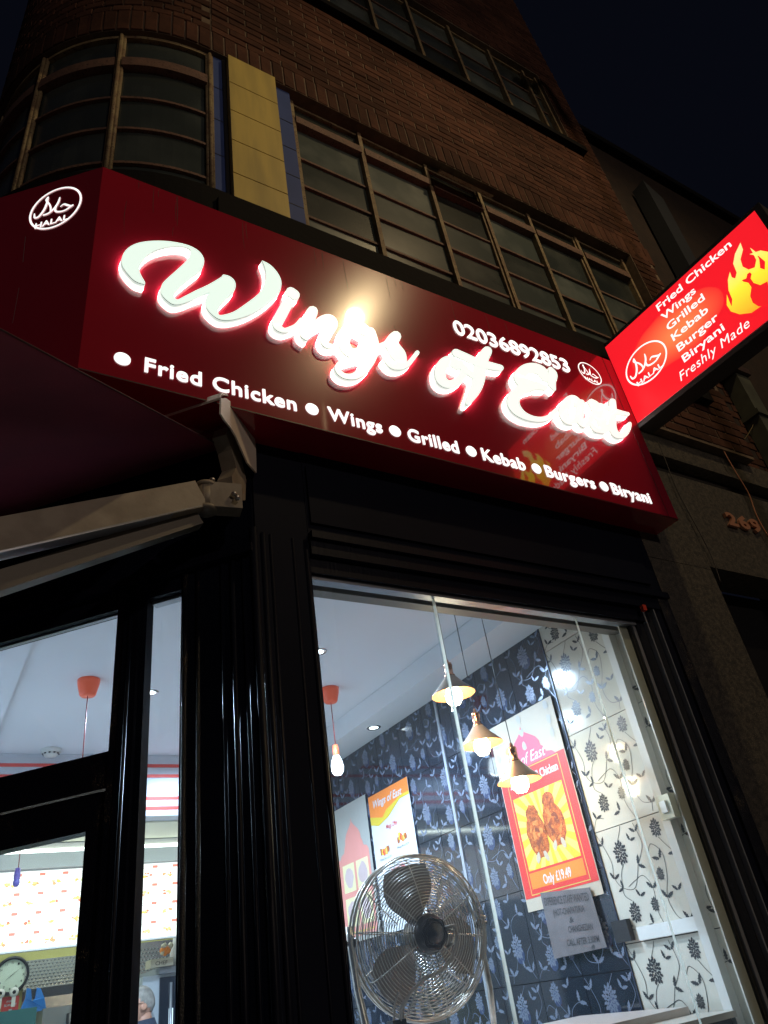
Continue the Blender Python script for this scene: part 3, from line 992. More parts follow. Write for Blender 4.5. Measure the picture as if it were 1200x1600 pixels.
# red notice
c = onY(16, 1572, YB - .01)
mb = MB().box((c.x - .065, YB - .012, c.z - .07), (c.x + .06, YB - .001, c.z + .065), flat('notice_red', (.65, .06, .05)))
rn = mb.build('red_notice', label='small red notice on the mustard wall left of the blue bag', cat='notice')
FRN = Fr((c.x, YB - .012, c.z), (1, 0, 0))
mb = MB(); put_text(mb, 'FIRE', FRN, -.03, .025, .055, .014, P_WHITE, .001); put_text(mb, 'BLANKET', FRN, -.045, 0, .09, .016, P_WHITE, .001)
rect(mb, FRN, -.01, -.04, .015, -.02, P_WHITE, .001); mb.build('notice_print', rn)
# dark green board at the door bottom
g0 = onY(58, 1573, 5.2)
MB().box((-.1, 5.2, GZ + .1), (g0.x, 5.24, g0.z + .0), mat('dark_green_board', (.006, .045, .032), .4)).build('green_board', label='dark green board standing on the counter behind the door', cat='board')
# counter
ct = thing('counter', (1.2, 5.6, GZ), 'long serving counter with pale top across the shop', 'counter')
MB().box((-.15, 5.3, GZ + .06), (1.6, 5.75, -.45), M_WALLIN).build('base', ct)
MB().box((-.15, 5.25, -.449), (1.6, 5.8, -.41), M_WHITE).build('counter_top', ct)

# fridge with food box on top
fz = .345
fr_ = thing('display_fridge', (2.05, 6.75, GZ), 'tall pale drinks fridge with dark glass door beside the man', 'fridge')
xf = onY(223, 1528, 6.55).x
MB().box((xf, 6.55, GZ + .06), (2.60, 7.2, fz), mat('fridge_white', (.50, .56, .60), .35)).build('cabinet', fr_)
MB().box((xf + .125, 6.53, GZ + .2), (2.58, 6.549, fz - .02), mat('fridge_dark_glass', (.012, .018, .028), .08)).build('glass_door', fr_)
mb = MB(); mb.tube([(xf + .205, 6.515, -.5), (xf + .205, 6.515, fz - .06)], .011, M_ALU, 8); mb.build('handle', fr_)
MB().box((xf + .195, 6.524, -.6), (xf + .225, 6.529, .12), emis('fridge_strip_glow', (.75, .9, 1), 1.4)).build('light_strip', fr_)
MB().box((xf + .11, 6.50, fz + .001), (2.6, 7.1, fz + .045), mat('fridge_grey_top', (.25, .27, .29), .5)).build('top_trim', fr_)
mb = MB().box((xf + .03, 6.45, fz + .046), (xf + .20, 6.60, fz + .10), flat('cardboard', (.52, .47, .36)))
cbx = mb.build('cardboard_box', label='small cardboard carton on top of the fridge, half unfolded', cat='box')
F6 = Fr((xf + .03, 6.45, fz + .046), (1, 0, 0))
mb = MB(); put_text(mb, 'CHEF', F6, .035, .012, .09, .026, P_INK, .001, bold=.01); mb.build('carton_print', cbx)
mb = MB()
for k in range(9):
    a = k * 2.4
    cc = Vector((xf + .155 + .05 * math.cos(a) * (k / 9), 6.52, fz + .14 + .035 * math.sin(a) * (k / 9) + .004 * k))
    mb.lathe([(.0, -.022), (.018, -.016), (.024, 0), (.018, .014), (.0, .020)], flat('orange_packet', (.80, .25, .03)) if k < 6 else flat('pale_packet', (.55, .5, .38)), cc, 8, (math.cos(a), .3, math.sin(a)), False)
mb.build('snack_packets', label='crumpled orange packets heaped on the fridge top', cat='packets')
mb = MB(); mb.lathe([(.0, .0), (.045, .005), (.055, .06), (.05, .11), (.035, .15), (.03, .20), (.0, .21)], flat('white_bag', (.6, .6, .62)), (xf + .265, 6.58, fz + .046), 12); mb.build('white_bottle', label='white rounded bottle at the right on top of the fridge', cat='bottle')

# ------------------------------------------------------------------ the man behind the counter
def person():
    hx, hy = 1.665, 6.35
    hp = onY(219, 1572, hy)
    hx, hz = hp.x, hp.z
    root = thing('person', (hx, hy, GZ), 'man with short grey hair and navy shirt turned left by the fridge', 'person')
    sk = M_SKIN = mat('skin', (.48, .25, .17), .5)
    # skeleton: skin modifier body, in metres, facing -X
    V = [(0, 0, .95), (0, 0, 1.15), (0, 0, 1.38), (0, 0, 1.50),                 # pelvis waist chest neck base
         (0, -.19, 1.40), (.02, -.24, 1.12), (-.16, -.20, .98), (-.24, -.19, .97),
         (0, .19, 1.40), (.02, .24, 1.12), (-.16, .20, .98), (-.24, .19, .97),
         (0, -.10, .90), (-.01, -.11, .50), (.02, -.11, .08), (-.13, -.12, .04),
         (0, .10, .90), (-.01, .11, .50), (.02, .11, .08), (-.13, .12, .04)]
    E_ = [(0, 1), (1, 2), (2, 3), (2, 4), (4, 5), (5, 6), (6, 7), (2, 8), (8, 9), (9, 10), (10, 11), (0, 12), (12, 13), (13, 14), (14, 15), (0, 16), (16, 17), (17, 18), (18, 19)]
    rad = [.13, .125, .15, .06, .065, .045, .032, .03, .065, .045, .032, .03, .09, .06, .045, .04, .09, .06, .045, .04]
    me = D.meshes.new('body')
    me.from_pydata(V, E_, [])
    o = D.objects.new('body', me); COL.objects.link(o)
    o.modifiers.new('skin', 'SKIN'); o.modifiers['skin'].use_smooth_shade = True
    for i, s in enumerate(me.skin_vertices[0].data):
        s.radius = (rad[i], rad[i]); s.use_root = (i == 0)
    o.modifiers.new('sub', 'SUBSURF').levels = 2
    dg = bpy.context.evaluated_depsgraph_get(); dg.update()
    me2 = D.meshes.new_from_object(o.evaluated_get(dg))
    D.objects.remove(o)
    me2.materials.clear()
    me2.materials.append(mat('navy_shirt_cloth', (.018, .028, .055), .85)); me2.materials.append(mat('dark_trousers', (.02, .02, .022), .9)); me2.materials.append(sk)
    for p in me2.polygons:
        z = sum(me2.vertices[i].co.z for i in p.vertices) / len(p.vertices)
        y = sum(me2.vertices[i].co.y for i in p.vertices) / len(p.vertices)
        p.material_index = 1 if z < .93 and abs(y) < .17 else (2 if (abs(y) > .15 and z < 1.08) or z > 1.505 else 0)
        p.use_smooth = True
    # head: a shaped ovoid facing -X merged in the body mesh
    off = Vector((hx + .03, hy, hz + 1.5)) - Vector((0, 0, 1.66)) - Vector((0, 0, 0))
    base_z = hz - 1.60
    ob = D.objects.new('body', me2); COL.objects.link(ob); ob.parent = root
    ob.location = (0.03, 0, base_z - GZ)
    def head_r(th, ph):  # th polar from top, ph azimuth (0 = -X face)
        x = -math.sin(th) * math.cos(ph); y = math.sin(th) * math.sin(ph); z = math.cos(th)
        fx = .098; fy = .076; fz = .118
        X, Y, Z = x * fx, y * fy, z * fz
        if z < 0:
            Y *= 1 - .25 * (-z); X *= 1 - (.10 if x < 0 else .35) * (-z)
        if x < -.75 and -.35 < z < .15: X -= .018 * (1 - abs(y) * 2.5) if abs(y) < .3 else 0     # nose
        if x < -.7 and .05 < z < .25 and .15 < abs(y) < .5: X += .006
        return Vector((X, Y, Z))
    mb = MB(); n, m_ = 18, 28
    vs = [head_r(PI * i / n, 2 * PI * k / m_) for i in range(n + 1) for k in range(m_)]
    ctr = Vector((hx, hy, hz))
    fs = [(i * m_ + k, (i + 1) * m_ + k, (i + 1) * m_ + (k + 1) % m_, i * m_ + (k + 1) % m_) for i in range(n) for k in range(m_)]
    mb.add([ctr + v for v in vs], fs, sk, True)
    for sgn in (-1, 1):   # ears
        mb.lathe([(.0, .010), (.016, .014), (.026, .006), (.022, -.006)], sk, ctr + Vector((.005, sgn * .074, -.01)), 14, (.25, sgn, .1))
    mb.tube([ctr + Vector((.02, 0, -.05)), ctr + Vector((.03, 0, -.12))], [.058, .060], sk, 16)
    mb.tube([ctr + Vector((.03, 0, -.085)), ctr + Vector((.035, 0, -.15)), ctr + Vector((.04, 0, -.24))], [.072, .095, .16], MATS['navy_shirt_cloth'], 18)
    for sgn in (-1, 1):
        mb.lathe([(0, .003), (.010, .0)], flat('eye_white', (.6, .6, .58)), ctr + Vector((-.088, sgn * .030, .012)), 10, (-1, sgn * .3, 0))
    mb.box(ctr + Vector((-.091, -.022, -.058)), ctr + Vector((-.080, .022, -.052)), flat('lip', (.30, .12, .10)))
    hd_ = mb.build('head', root)
    mb = MB()
    hv = [ctr + v * 1.035 + Vector((.004, 0, .003)) for v in vs]
    hf = []
    for f in fs:
        c_ = sum((vs[i] for i in f), Vector((0, 0, 0))) / 4
        if c_.z > .015 - c_.x * .9 - (.0 if c_.x > 0 else 0) and (c_.x > -.055 or c_.z > .07):
            hf.append(f)
    mb.add(hv, hf, mat('short_grey_hair', (.20, .19, .17), .8, var=(.34, .32, .29), vs=25, bump=.8, bs=200), True)
    mb.build('hair', hd_)
    mb = MB()
    mb.tube([ctr + Vector((-.094, -.05, .012)), ctr + Vector((-.09, -.078, .014)), ctr + Vector((.01, -.082, .012))], .0022, M_BLACKP, 6)
    mb.build('glasses_arm', hd_)
person()

# ------------------------------------------------------------------ window bench and fan
cb_ = thing('window_counter', (2.3, 3.0, GZ), 'pale topped window counter carrying the metal fan', 'counter')
cT = onX(929, 1570, XW - .02)
mb = MB().box((1.12, 2.30, -.235), (2.60, 2.90, -.20), mat('pale_laminate', (.42, .38, .35), .35)); mb.build('counter_top', cb_)
MB().box((1.16, 2.34, GZ + .06), (2.56, 2.84, -.236), flat('counter_grey', (.08, .08, .09))).build('base', cb_)
MB().box((2.30, 2.14, GZ + .06), (XW - .06, 2.295, -.245), M_BLACKP).build('black_cabinet', label='black cabinet with pale top edge in the lower right window corner', cat='cabinet')
mb = MB().box((2.28, 2.12, -.2445), (XW - .05, 2.297, -.225), mat('pale_laminate_edge', (.40, .38, .33), .4)); mb.build('cabinet_top', D.objects['black_cabinet'])

fc = onY(655, 1460, 2.52)
fan = thing('floor_fan', (fc.x, 2.52, -.20), 'chrome drum fan with round wire guard standing inside the window', 'fan')
RF = .252
ax = Vector((-.10, -1, -.08)).normalized()            # towards the viewer
u_ = ax.cross(Vector((0, 0, 1))).normalized()
v_ = u_.cross(ax).normalized()
def fp(r, a, h):
    return fc + (u_ * math.cos(a) + v_ * math.sin(a)) * r + ax * h
def ring(r, h, n=56):
    return [fp(r, 2 * PI * k / n, h) for k in range(n)]
def guard(name, sgn):
    mb = MB()
    for k in range(21):
        t = k / 20
        r = .062 + (RF - .062) * t
        h = .035 + .050 * math.sqrt(max(0, 1 - t ** 2.6))
        mb.tube(ring(r, sgn * h), .0016, M_CHROME, 5, True)
    g = mb.build(name, fan)
    mb = MB()
    for k in range(10):
        a = 2 * PI * k / 10 + .12
        pts = [fp(.055 + (RF - .055) * t, a, sgn * (.033 + .050 * math.sqrt(max(0, 1 - t ** 2.6)))) for t in [i / 10 for i in range(11)]]
        mb.tube(pts, .0022, M_CHROME, 5)
    mb.build('guard_spoke', g)
    return g
guard('rear_guard', 1)
guard('front_guard', -1)
mb = MB(); mb.tube(ring(RF + .003, .0, 64), .0055, M_CHROME, 8, True); mb.tube(ring(RF + .002, .035, 64), .003, M_CHROME, 6, True); mb.tube(ring(RF + .002, -.035, 64), .003, M_CHROME, 6, True)
mb.build('rim', fan)
M_BLADE = mat('brown_grey_blade', (.22, .19, .17), .35, .3)
for a0 in (1.32, 3.36, 5.42):
    mb = MB(); vs, fs = [], []
    nr, na = 8, 7
    for i in range(nr):
        r = .04 + (.225 - .04) * i / (nr - 1)
        half = .34 + .26 * math.sin(PI * i / (nr - 1))
        for k in range(na):
            tt = -1 + 2 * k / (na - 1)
            vs.append(fp(r, a0 + tt * half + .12 * i / nr, .022 * tt))
    for i in range(nr - 1):
        for k in range(na - 1):
            fs.append((i * na + k, i * na + k + 1, (i + 1) * na + k + 1, (i + 1) * na + k))
    mb.add(vs, fs, M_BLADE, True)
    o = mb.build('blade', fan)
mb = MB()
M_MOTOR = mat('dark_bronze_motor', (.09, .08, .075), .3, .7)
mb.lathe([(.0, -.03), (.05, -.03), (.056, .02), (.062, .055), (.060, .088), (.052, .098), (.050, .112), (.032, .120), (.030, .128), (.012, .132), (.010, .140), (.0, .142)], M_MOTOR, fc, 32, ax)
mo = mb.build('motor', fan)
mb = MB()
for r, n_, am in ((.046, 40, .004), (.034, 40, .003)):
    pts = []
    for k in range(n_):
        a = 2 * PI * k / n_
        pts.append(fp(r + am * math.sin(6 * a), a, .117 if r > .04 else .124))
    mb.tube(pts, .0028, M_MOTOR, 6, True)
mb.build('motor_ribs', mo)
mb = MB()
mb.tube([fp(.048, 2.9, .10), fp(.085, 2.95, .115), fp(.095, 3.3, .11), fp(.098, 3.7, .10), fp(.108, 4.1, .095), fp(.115, 4.6, .095), fp(.13, 5.0, .09), fp(.18, 5.25, .085), fp(.24, 5.30, .07), fp(.275, 5.22, .06)], .0055, mat('grey_flex', (.42, .38, .34), .4), 8)
mb.tube([fp(.056, 3.0, .10), fp(.085, 3.15, .105), fp(.08, 3.6, .11), fp(.066, 3.95, .11)], .006, M_CHROME, 8)
mb.build('power_cord', fan)
# bracket and floor tube stand
mb = MB()
Lp = fp(RF + .012, PI * .99, 0); Rp = fp(RF + .012, .0, 0)
base_z = -.178
mb.tube([Lp + Vector((0, .0, .03)), Lp, Lp + Vector((-.012, .01, -.10)), Lp + Vector((-.002, .02, -.2)), Vector((Lp.x + .005, 2.54, base_z + .02))], .0105, M_CHROME, 10)
mb.tube([Rp + Vector((0, 0, .05)), Rp, Rp + Vector((.010, .0, -.14)), Vector((Rp.x + .012, 2.52, base_z + .10)), Vector((Rp.x + .03, 2.50, base_z + .03)), Vector((Rp.x + .075, 2.47, base_z + .005)), Vector((Rp.x + .085, 2.44, base_z)),
         Vector((Rp.x + .04, 2.42, base_z - .002)), Vector((Rp.x - .2, 2.40, base_z - .006)), Vector((Lp.x - .02, 2.41, base_z - .008))], .0125, M_CHROME, 10)
mb.build('tube_stand', fan)
for q in (Lp, Rp):
    mb = MB(); mb.lathe([(.0, .030), (.012, .028), (.016, .02), (.014, .008), (.008, .006), (.008, -.02)], M_MOTOR, q, 14, (-1, -.1, 0) if q is Lp else (1, -.1, 0))
    mb.lathe([(.0, .012), (.006, .01), (.006, -.015)], M_CHROME, q + Vector((0, -.015, .018)), 10, (0, -1, 0))
    mb.build('tilt_knob', fan)
mb = MB(); q = fp(.29, 5.28, .05)
mb.box(q + Vector((-.012, -.02, -.055)), q + Vector((.040, .02, .015)), M_BLACKP)
mb.build('plug', fan)
mb = MB(); mb.tube([q + Vector((.02, 0, -.05)), q + Vector((-.01, -.01, -.03)), q + Vector((.0, -.02, .05)), q + Vector((.03, -.01, .09)), q + Vector((.05, 0, .06)), q + Vector((.04, 0, .01))], .004, mat('grey_flex', (.42, .38, .34), .4), 6)
mb.build('cord_loop', fan)

# ================================================================== SHOP FRONT (black timber)
YF = 2.0
sf = thing('shopfront', (.84, YF, GZ), 'glossy black timber shopfront with glass door on the splayed corner', 'shopfront')
TH = math.radians(47)
CN = Vector((.84, YF, 0))
d2 = Vector((-math.cos(TH), math.sin(TH), 0))          # along the splay, away from the corner
n2 = Vector((-math.sin(TH), -math.cos(TH), 0))         # outward
def SP(s, off, z):                                     # point on the splay plane, off = outwards
    q = CN + d2 * s + n2 * off
    return Vector((q.x, q.y, z))
MS = Matrix(((d2.x, -n2.x, 0, CN.x), (d2.y, -n2.y, 0, CN.y), (0, 0, 1, 0), (0, 0, 0, 1)))  # local (s, inwards, z)
def sbox(mb, s0, i0, z0, s1, i1, z1, m):
    return mb.box((s0, i0, z0), (s1, i1, z1), m, MS)
# main face, head panel and mouldings
mb = MB(); mb.box((1.0485, YF, 1.415), (2.955, YF + .09, 2.05), M_BLACKPANEL); mb.build('head_panel', sf)
mb = MB(); mb.box((1.06, YF - .012, 1.46), (2.88, YF - .001, 1.72), M_BLACKPANEL); mb.build('raised_panel', sf)
mb = MB(); mb.box((1.0485, YF - .03, 1.385), (2.955, YF + .09, 1.4145), M_BLACK); mb.build('cornice_moulding', sf)
mb = MB(); mb.box((1.05, YF - .012, 1.325), (2.88, YF + .08, 1.384), M_BLACK); mb.build('head_rail', sf)
mb = MB(); mb.box((1.05, YF + .012, 1.262), (2.80, YF + .09, 1.3245), M_BLACK); mb.build('frame_head', sf)
mb = MB(); mb.box((1.05, YF + .030, 1.246), (2.72, YF + .07, 1.2615), M_ALU); mb.build('glazing_channel', sf)
mb = MB(); mb.box((1.06, YF + .09, 1.238), (2.70, YF + .14, 1.62), mat('beige_roller_box', (.16, .145, .125), .5)); mb.build('shutter_box', sf)
# small coat of cream visible through glass: done by shutter box
# corner pier, main side with vertical mouldings
mb = MB(); mb.box((.845, YF + .002, GZ), (1.048, YF + .12, 1.788), M_BLACKPANEL)
mb.build('pier', sf)
for x, r in ((.872, .010), (.900, .006), (.985, .005), (1.035, .008)):
    mb = MB(); mb.tube([(x, YF + .002, GZ), (x, YF + .002, 1.384)], r, M_BLACK, 10); mb.build('pier_moulding', sf)
mb = MB(); mb.tube([(.84, YF + .004, GZ), (.84, YF + .004, 1.40)], .013, M_BLACK, 12); mb.build('corner_bead', sf)
# splayed pier
mb = MB(); sbox(mb, .004, .002, GZ, .280, .12, 1.30, M_BLACKPANEL); mb.build('pier', sf)
for s, r in ((.045, .006), (.085, .009), (.125, .006), (.215, .007), (.262, .010)):
    mb = MB(); mb.tube([SP(s, 0, GZ), SP(s, 0, 1.29)], r, M_FLAKEGLINT if s > .2 else M_BLACK, 10); mb.build('pier_moulding', sf)
mb = MB(); sbox(mb, .004, 0, 1.335, 1.65, .10, 2.05, M_BLACKPANEL); mb.build('head_panel', sf)
mb = MB(); sbox(mb, .004, -.022, 1.302, 1.65, .10, 1.3345, M_BLACK); mb.build('cornice_moulding', sf)
mb = MB(); sbox(mb, .283, .004, 1.240, .411, .06, 1.3015, M_BLACK); mb.build('frame_head', sf)
mb = MB(); sbox(mb, .524, .004, 1.232, 1.65, .06, 1.3015, M_BLACK); mb.build('frame_head', sf)
mb = MB(); sbox(mb, .283, .030, 1.228, .411, .06, 1.2395, M_ALU); mb.build('glazing_channel', sf)
mb = MB(); sbox(mb, .411, .002, GZ, .4335, .041, 1.3015, M_BLACKPANEL); mb.build('door_post', sf)
mb = MB(); sbox(mb, .434, -.012, GZ, .490, .07, 1.3015, M_BLACK); mb.build('door_post', sf)
mb = MB(); sbox(mb, .4905, -.003, GZ, .5235, .07, 1.3015, M_FLAKEGLINT); mb.build('door_post', sf)
mb = MB(); mb.tube([SP(.462, .014, GZ), SP(.462, .014, 1.30)], .006, M_BLACK, 10); mb.build('post_bead', sf)
mb = MB(); sbox(mb, .524, .006, .630, 1.46, .075, .742, M_FLAKEGLINT); mb.build('transom_rail', sf)
mb = MB(); sbox(mb, .524, .030, 1.226, 1.46, .045, 1.2315, M_ALU); mb.build('glazing_channel', sf)
mb = MB(); sbox(mb, 1.46, .0, GZ, 1.65, .09, 1.3015, M_BLACK); mb.build('door_post', sf)
# glass
mb = MB(); sbox(mb, .280, .047, GZ + .15, .433, .052, 1.235, M_GLASS); mb.build('sidelight_glass', sf)
mb = MB(); sbox(mb, .53, .045, .736, 1.455, .051, 1.230, M_GLASS); mb.build('transom_glass', sf)
dr = thing('shop_door', SP(.99, -.03, GZ), 'black framed glass shop door under the transom window', 'door')
dr.parent = sf
dr.location = SP(.99, -.03, GZ) - wloc(sf)
for k in ('category',):
    del dr[k]
mb = MB(); sbox(mb, .528, .02, GZ + .02, .600, .07, .627, M_FLAKEGLINT); sbox(mb, 1.38, .02, GZ + .02, 1.455, .07, .627, M_BLACK); sbox(mb, .6, .02, .52, 1.38, .07, .627, M_FLAKEGLINT); sbox(mb, .6, .02, GZ + .02, 1.38, .07, -1.1, M_BLACK)
mb.build('door_frame', dr)
mb = MB(); sbox(mb, .598, .042, -1.1, 1.382, .048, .522, M_GLASS); mb.build('door_glass', dr)
mb = MB(); mb.tube([SP(1.36, .0, -.6), SP(1.36, .045, -.58), SP(1.36, .045, -.2), SP(1.36, .0, -.18)], .012, M_STEEL, 10); mb.build('door_handle', dr)
# right jamb of the main window: stepped aluminium and black strips
def up(x, y, z0, z1, w, dpt, m, nm):
    mb = MB(); mb.box((x, y, z0), (x + w, y + dpt, z1), m); return mb.build(nm, sf)
up(2.700, YF + .040, GZ, 1.246, .018, .04, M_ALU, 'jamb_strip')
up(2.7185, YF + .030, GZ, 1.26, .050, .06, mat('dark_steel_strip', (.05, .055, .07), .25, .6), 'jamb_strip')
up(2.769, YF + .010, GZ, 1.324, .008, .06, M_ALU, 'jamb_strip')
up(2.7775, YF + .016, GZ, 1.324, .05, .06, mat('dark_steel_strip', (.05, .055, .07), .25, .6), 'jamb_strip')
up(2.828, YF - .006, GZ, 1.384, .006, .06, M_ALU, 'jamb_strip')
up(2.8345, YF - .002, GZ, 1.384, .046, .06, M_BLACK, 'jamb_strip')
up(2.881, YF - .014, GZ, 1.384, .074, .09, M_FLAKEGLINT, 'jamb_post')
# big window of three frameless panes
for i, (a, b_) in enumerate(((1.045, 1.592), (1.590, 2.349), (2.347, 2.703))):
    y = YF + .050 + .008 * (i % 2)
    MB().box((a, y, GZ + .3), (b_, y + .006, 1.252), M_GLASS).build('window_pane', sf)
for x, wd in ((1.592, .012), (2.349, .008)):
    MB().box((x - wd / 2, YF + .046, GZ + .3), (x + wd / 2, YF + .0495, 1.2455), M_EDGE).build('pane_joint', sf)
# lower panel under the glass
MB().box((1.05, YF + .0, GZ), (2.70, YF + .09, GZ + .32), M_BLACK).build('stall_riser', sf)
# small red indicator on frame
p = onY(1004, 951, YF - .016)
MB().box((p.x - .012, YF - .03, p.z - .014), (p.x + .012, YF - .0125, p.z + .014), mat('red_sensor', (.5, .05, .03), .4)).build('alarm_sensor', sf)
# side street wall closing the shop beyond the door
q = SP(1.65, 0, 0)
MB().box((q.x - .06, q.y, GZ), (q.x + .06, YB + .1, 2.0), M_GRANITE).build('side_wall', sf)

# ================================================================== FASCIA SIGN
YS = 1.85
ZB, ZT = .968 * YS, 1.584 * YS
PH = math.radians(42)
FCN = Vector((.108 * YS, YS, 0))
fd = Vector((-math.cos(PH), math.sin(PH), 0))
fn = Vector((-math.sin(PH), -math.cos(PH), 0))
fs_ = thing('fascia_sign', (1.6, YS, ZB), 'deep red illuminated fascia sign spelling the takeaway name over the window', 'shop sign')
mb = MB()
XR = 1.6735 * YS
inner = Vector((FCN.x + .12, YS + .15, 0))
A = [Vector((FCN.x, YS, 0)), Vector((XR, YS, 0)), Vector((XR, YS + .155, 0)), Vector((FCN.x + .06, YS + .155, 0))]
mb.prism([p + Vector((0, 0, ZB)) for p in A], (0, 0, ZT - ZB), M_RED)
o = mb.build('front_panel', fs_)
mb = MB()
B = [Vector((FCN.x, YS, 0)), Vector((FCN.x + .058, YS + .155, 0)), FCN + fd * 1.7 - fn * .8, FCN + fd * 1.7]
mb.prism([p + Vector((0, 0, ZB)) for p in B], (0, 0, ZT - ZB), M_RED)
mb.build('side_panel', fs_)
# seam near the right end, and rivet streaks
s0, s1 = onY(941, 560, YS), onY(990, 680, YS)
mb = MB(); mb.box((s0.x - .0012, YS - .0012, ZB), (s0.x + .0012, YS - .0002, ZT), flat('dark_seam', (.02, .002, .004))); mb.build('panel_seam', fs_)
mb = MB(); mb.box((FCN.x + .001, YS - .0015, ZB + .001), (XR - .001, YS - .0003, ZB + .006), mat('dark_red_edge', (.05, .003, .006), .4)); mb.build('edge_strip', fs_)

FS = Fr((0, YS, 0), (1, 0, 0))
WH_TXT = emis('lit_white_lettering', (1, 1, .98), 1.15)
WH_TXT2 = emis('lit_white_digits', (1, 1, .96), 1.25)
def sx(px, py): 
    q = onY(px, py, YS); return q.x
zb = 1.858
for word, xa, xb in (('Fried Chicken', .401, .971), ('Wings', 1.099, 1.348), ('Grilled', 1.466, 1.727), ('Kebab', 1.850, 2.099), ('Burgers', 2.217, 2.537), ('Biryani', 2.648, 2.928)):
    mb = MB(); put_text(mb, word, FS, xa + .006, zb - .002, xb - xa - .006, .068, WH_TXT, .0005, .004, bold=.016, spacing=1.08, res=6); mb.build('lettering', fs_)
for x in (.333, 1.037, 1.410, 1.797, 2.169, 2.601):
    mb = MB(); mb.lathe([(.0, .0045), (.027, .0045), (.0275, .0005)], WH_TXT, (x, YS, 1.886), 28, (0, -1, 0)); mb.build('bullet_dot', fs_)
mb = MB(); put_text(mb, '02036892853', FS, 1.895, 2.665, .785, .104, WH_TXT2, .0005, .005, bold=.008, skew=.012, res=6); mb.build('phone_number', fs_)

z8 = lambda u, v: (930 + u / 4.326, 320 + v / 4.324)
PS = math.radians(87)
sd = Vector((math.cos(PS), -math.sin(PS), 0))
S0 = Vector((3.10, 1.85, 0))
FG = Fr(S0, sd)
def onG(px, py):
    r = ray(px, py); k = S0.dot(FG.n) / (r.x * FG.n.x + r.y * FG.n.y)
    q = r * k
    return ((Vector((q.x, q.y, 0)) - S0).dot(sd), q.z)
EMB = []
_a, _b = onG(*z8(290, 1222)), onG(*z8(464, 1095))
HA0, HA1, HB0 = (_a[0] - .190) / .137, (_b[0] - .190) / .137, ((_a[1] + _b[1]) / 2 - 2.737) / .118
for st in ([(264, 1040, .03), (278, 1075, .06), (284, 1115, .065), (276, 1160, .065), (256, 1176, .055), (240, 1158, .03)],
           [(264, 1040, .03), (262, 1062, .04), (292, 1070, .045), (316, 1084, .05), (326, 1100, .04)],
           [(336, 1008, .03), (344, 1040, .06), (340, 1078, .06), (322, 1118, .06), (296, 1142, .05)],
           [(342, 1060, .04), (356, 1086, .055), (384, 1078, .055), (412, 1056, .05), (428, 1032, .055), (446, 1004, .03)],
           [(372, 1052, .03), (384, 1030, .05), (408, 1024, .06), (430, 1018, .05), (446, 1004, .03)]):
    o_ = []
    for u, v, wd_ in st:
        a_, b_ = onG(*z8(u, v)); o_.append(((a_ - .190) / .137, (b_ - 2.737) / .118, wd_ * .72))
    EMB.append(o_)
# halal emblem: oval ring, script strokes and the word
def emblem(fr, cx, cy, rx, ry, m, lift, parent, k=1.0, name='emblem'):
    mb = MB()
    n = 48
    wd = .0042 * k
    P = [(cx + rx * math.cos(2 * PI * i / n), cy + ry * math.sin(2 * PI * i / n), wd) for i in range(n + 1)]
    frame_ribbon(mb, fr, P, m, lift, 1)
    S = lambda pts: frame_ribbon(mb, fr, [(cx + a * rx, cy + b * ry, c * rx) for a, b, c in pts], m, lift + .0002, 5)
    for st in EMB: S(st)
    put_text(mb, 'HALAL', fr, cx + HA0 * rx, cy + HB0 * ry, rx * (HA1 - HA0), ry * .27, m, lift, bold=.02)
    return mb.build(name, parent)
emblem(FS, 2.848, 2.735, .083, .079, WH_TXT2, .002, fs_, .7)
FL = Fr(FCN, -fd)
def onL(px, py):
    r = ray(px, py); k = FCN.dot(fn) / (r.x * fn.x + r.y * fn.y)
    q = r * k
    return (Vector((q.x, q.y, 0)) - FCN).dot(-fd), q.z
lc = onL(87, 325); ll = onL(48, 335); lr_ = onL(126, 315); lt = onL(95, 294); lb = onL(78, 356)
emblem(FL, lc[0], lc[1], (lr_[0] - ll[0]) / 2, abs(lt[1] - lb[1]) / 2 * 1.0, WH_TXT, .002, fs_, 1.0)
# scratches on the side panel
for a, b_, c_, d_ in ((40, 370, 36, 410), (30, 450, 20, 505)):
    q0, q1 = onL(a, b_), onL(c_, d_)
    mb = MB(); frame_ribbon(mb, FL, [(q0[0], q0[1], .0012), (q1[0], q1[1], .001)], flat('scratch_grey', (.3, .2, .2)), .001, 3); mb.build('scratch', fs_)

# rain streaks and grime on the sheet
rs_ = random.Random(11)
M_STREAK = flat('rain_streak_grime', (.05, .006, .009), .6)
mb = MB()
for k in range(26):
    x = rs_.uniform(.3, 3.0); z = rs_.choice([ZT - .01, rs_.uniform(2.2, 2.85)]); L_ = rs_.uniform(.04, .22)
    frame_ribbon(mb, FS, [(x, z, .0006), (x + rs_.uniform(-.004, .004), z - L_ * .5, rs_.uniform(.0006, .0013)), (x + rs_.uniform(-.003, .003), z - L_, .0004)], M_STREAK, .0006, 4)
q = mb.build('rain_streaks', fs_); q['kind'] = 'stuff'
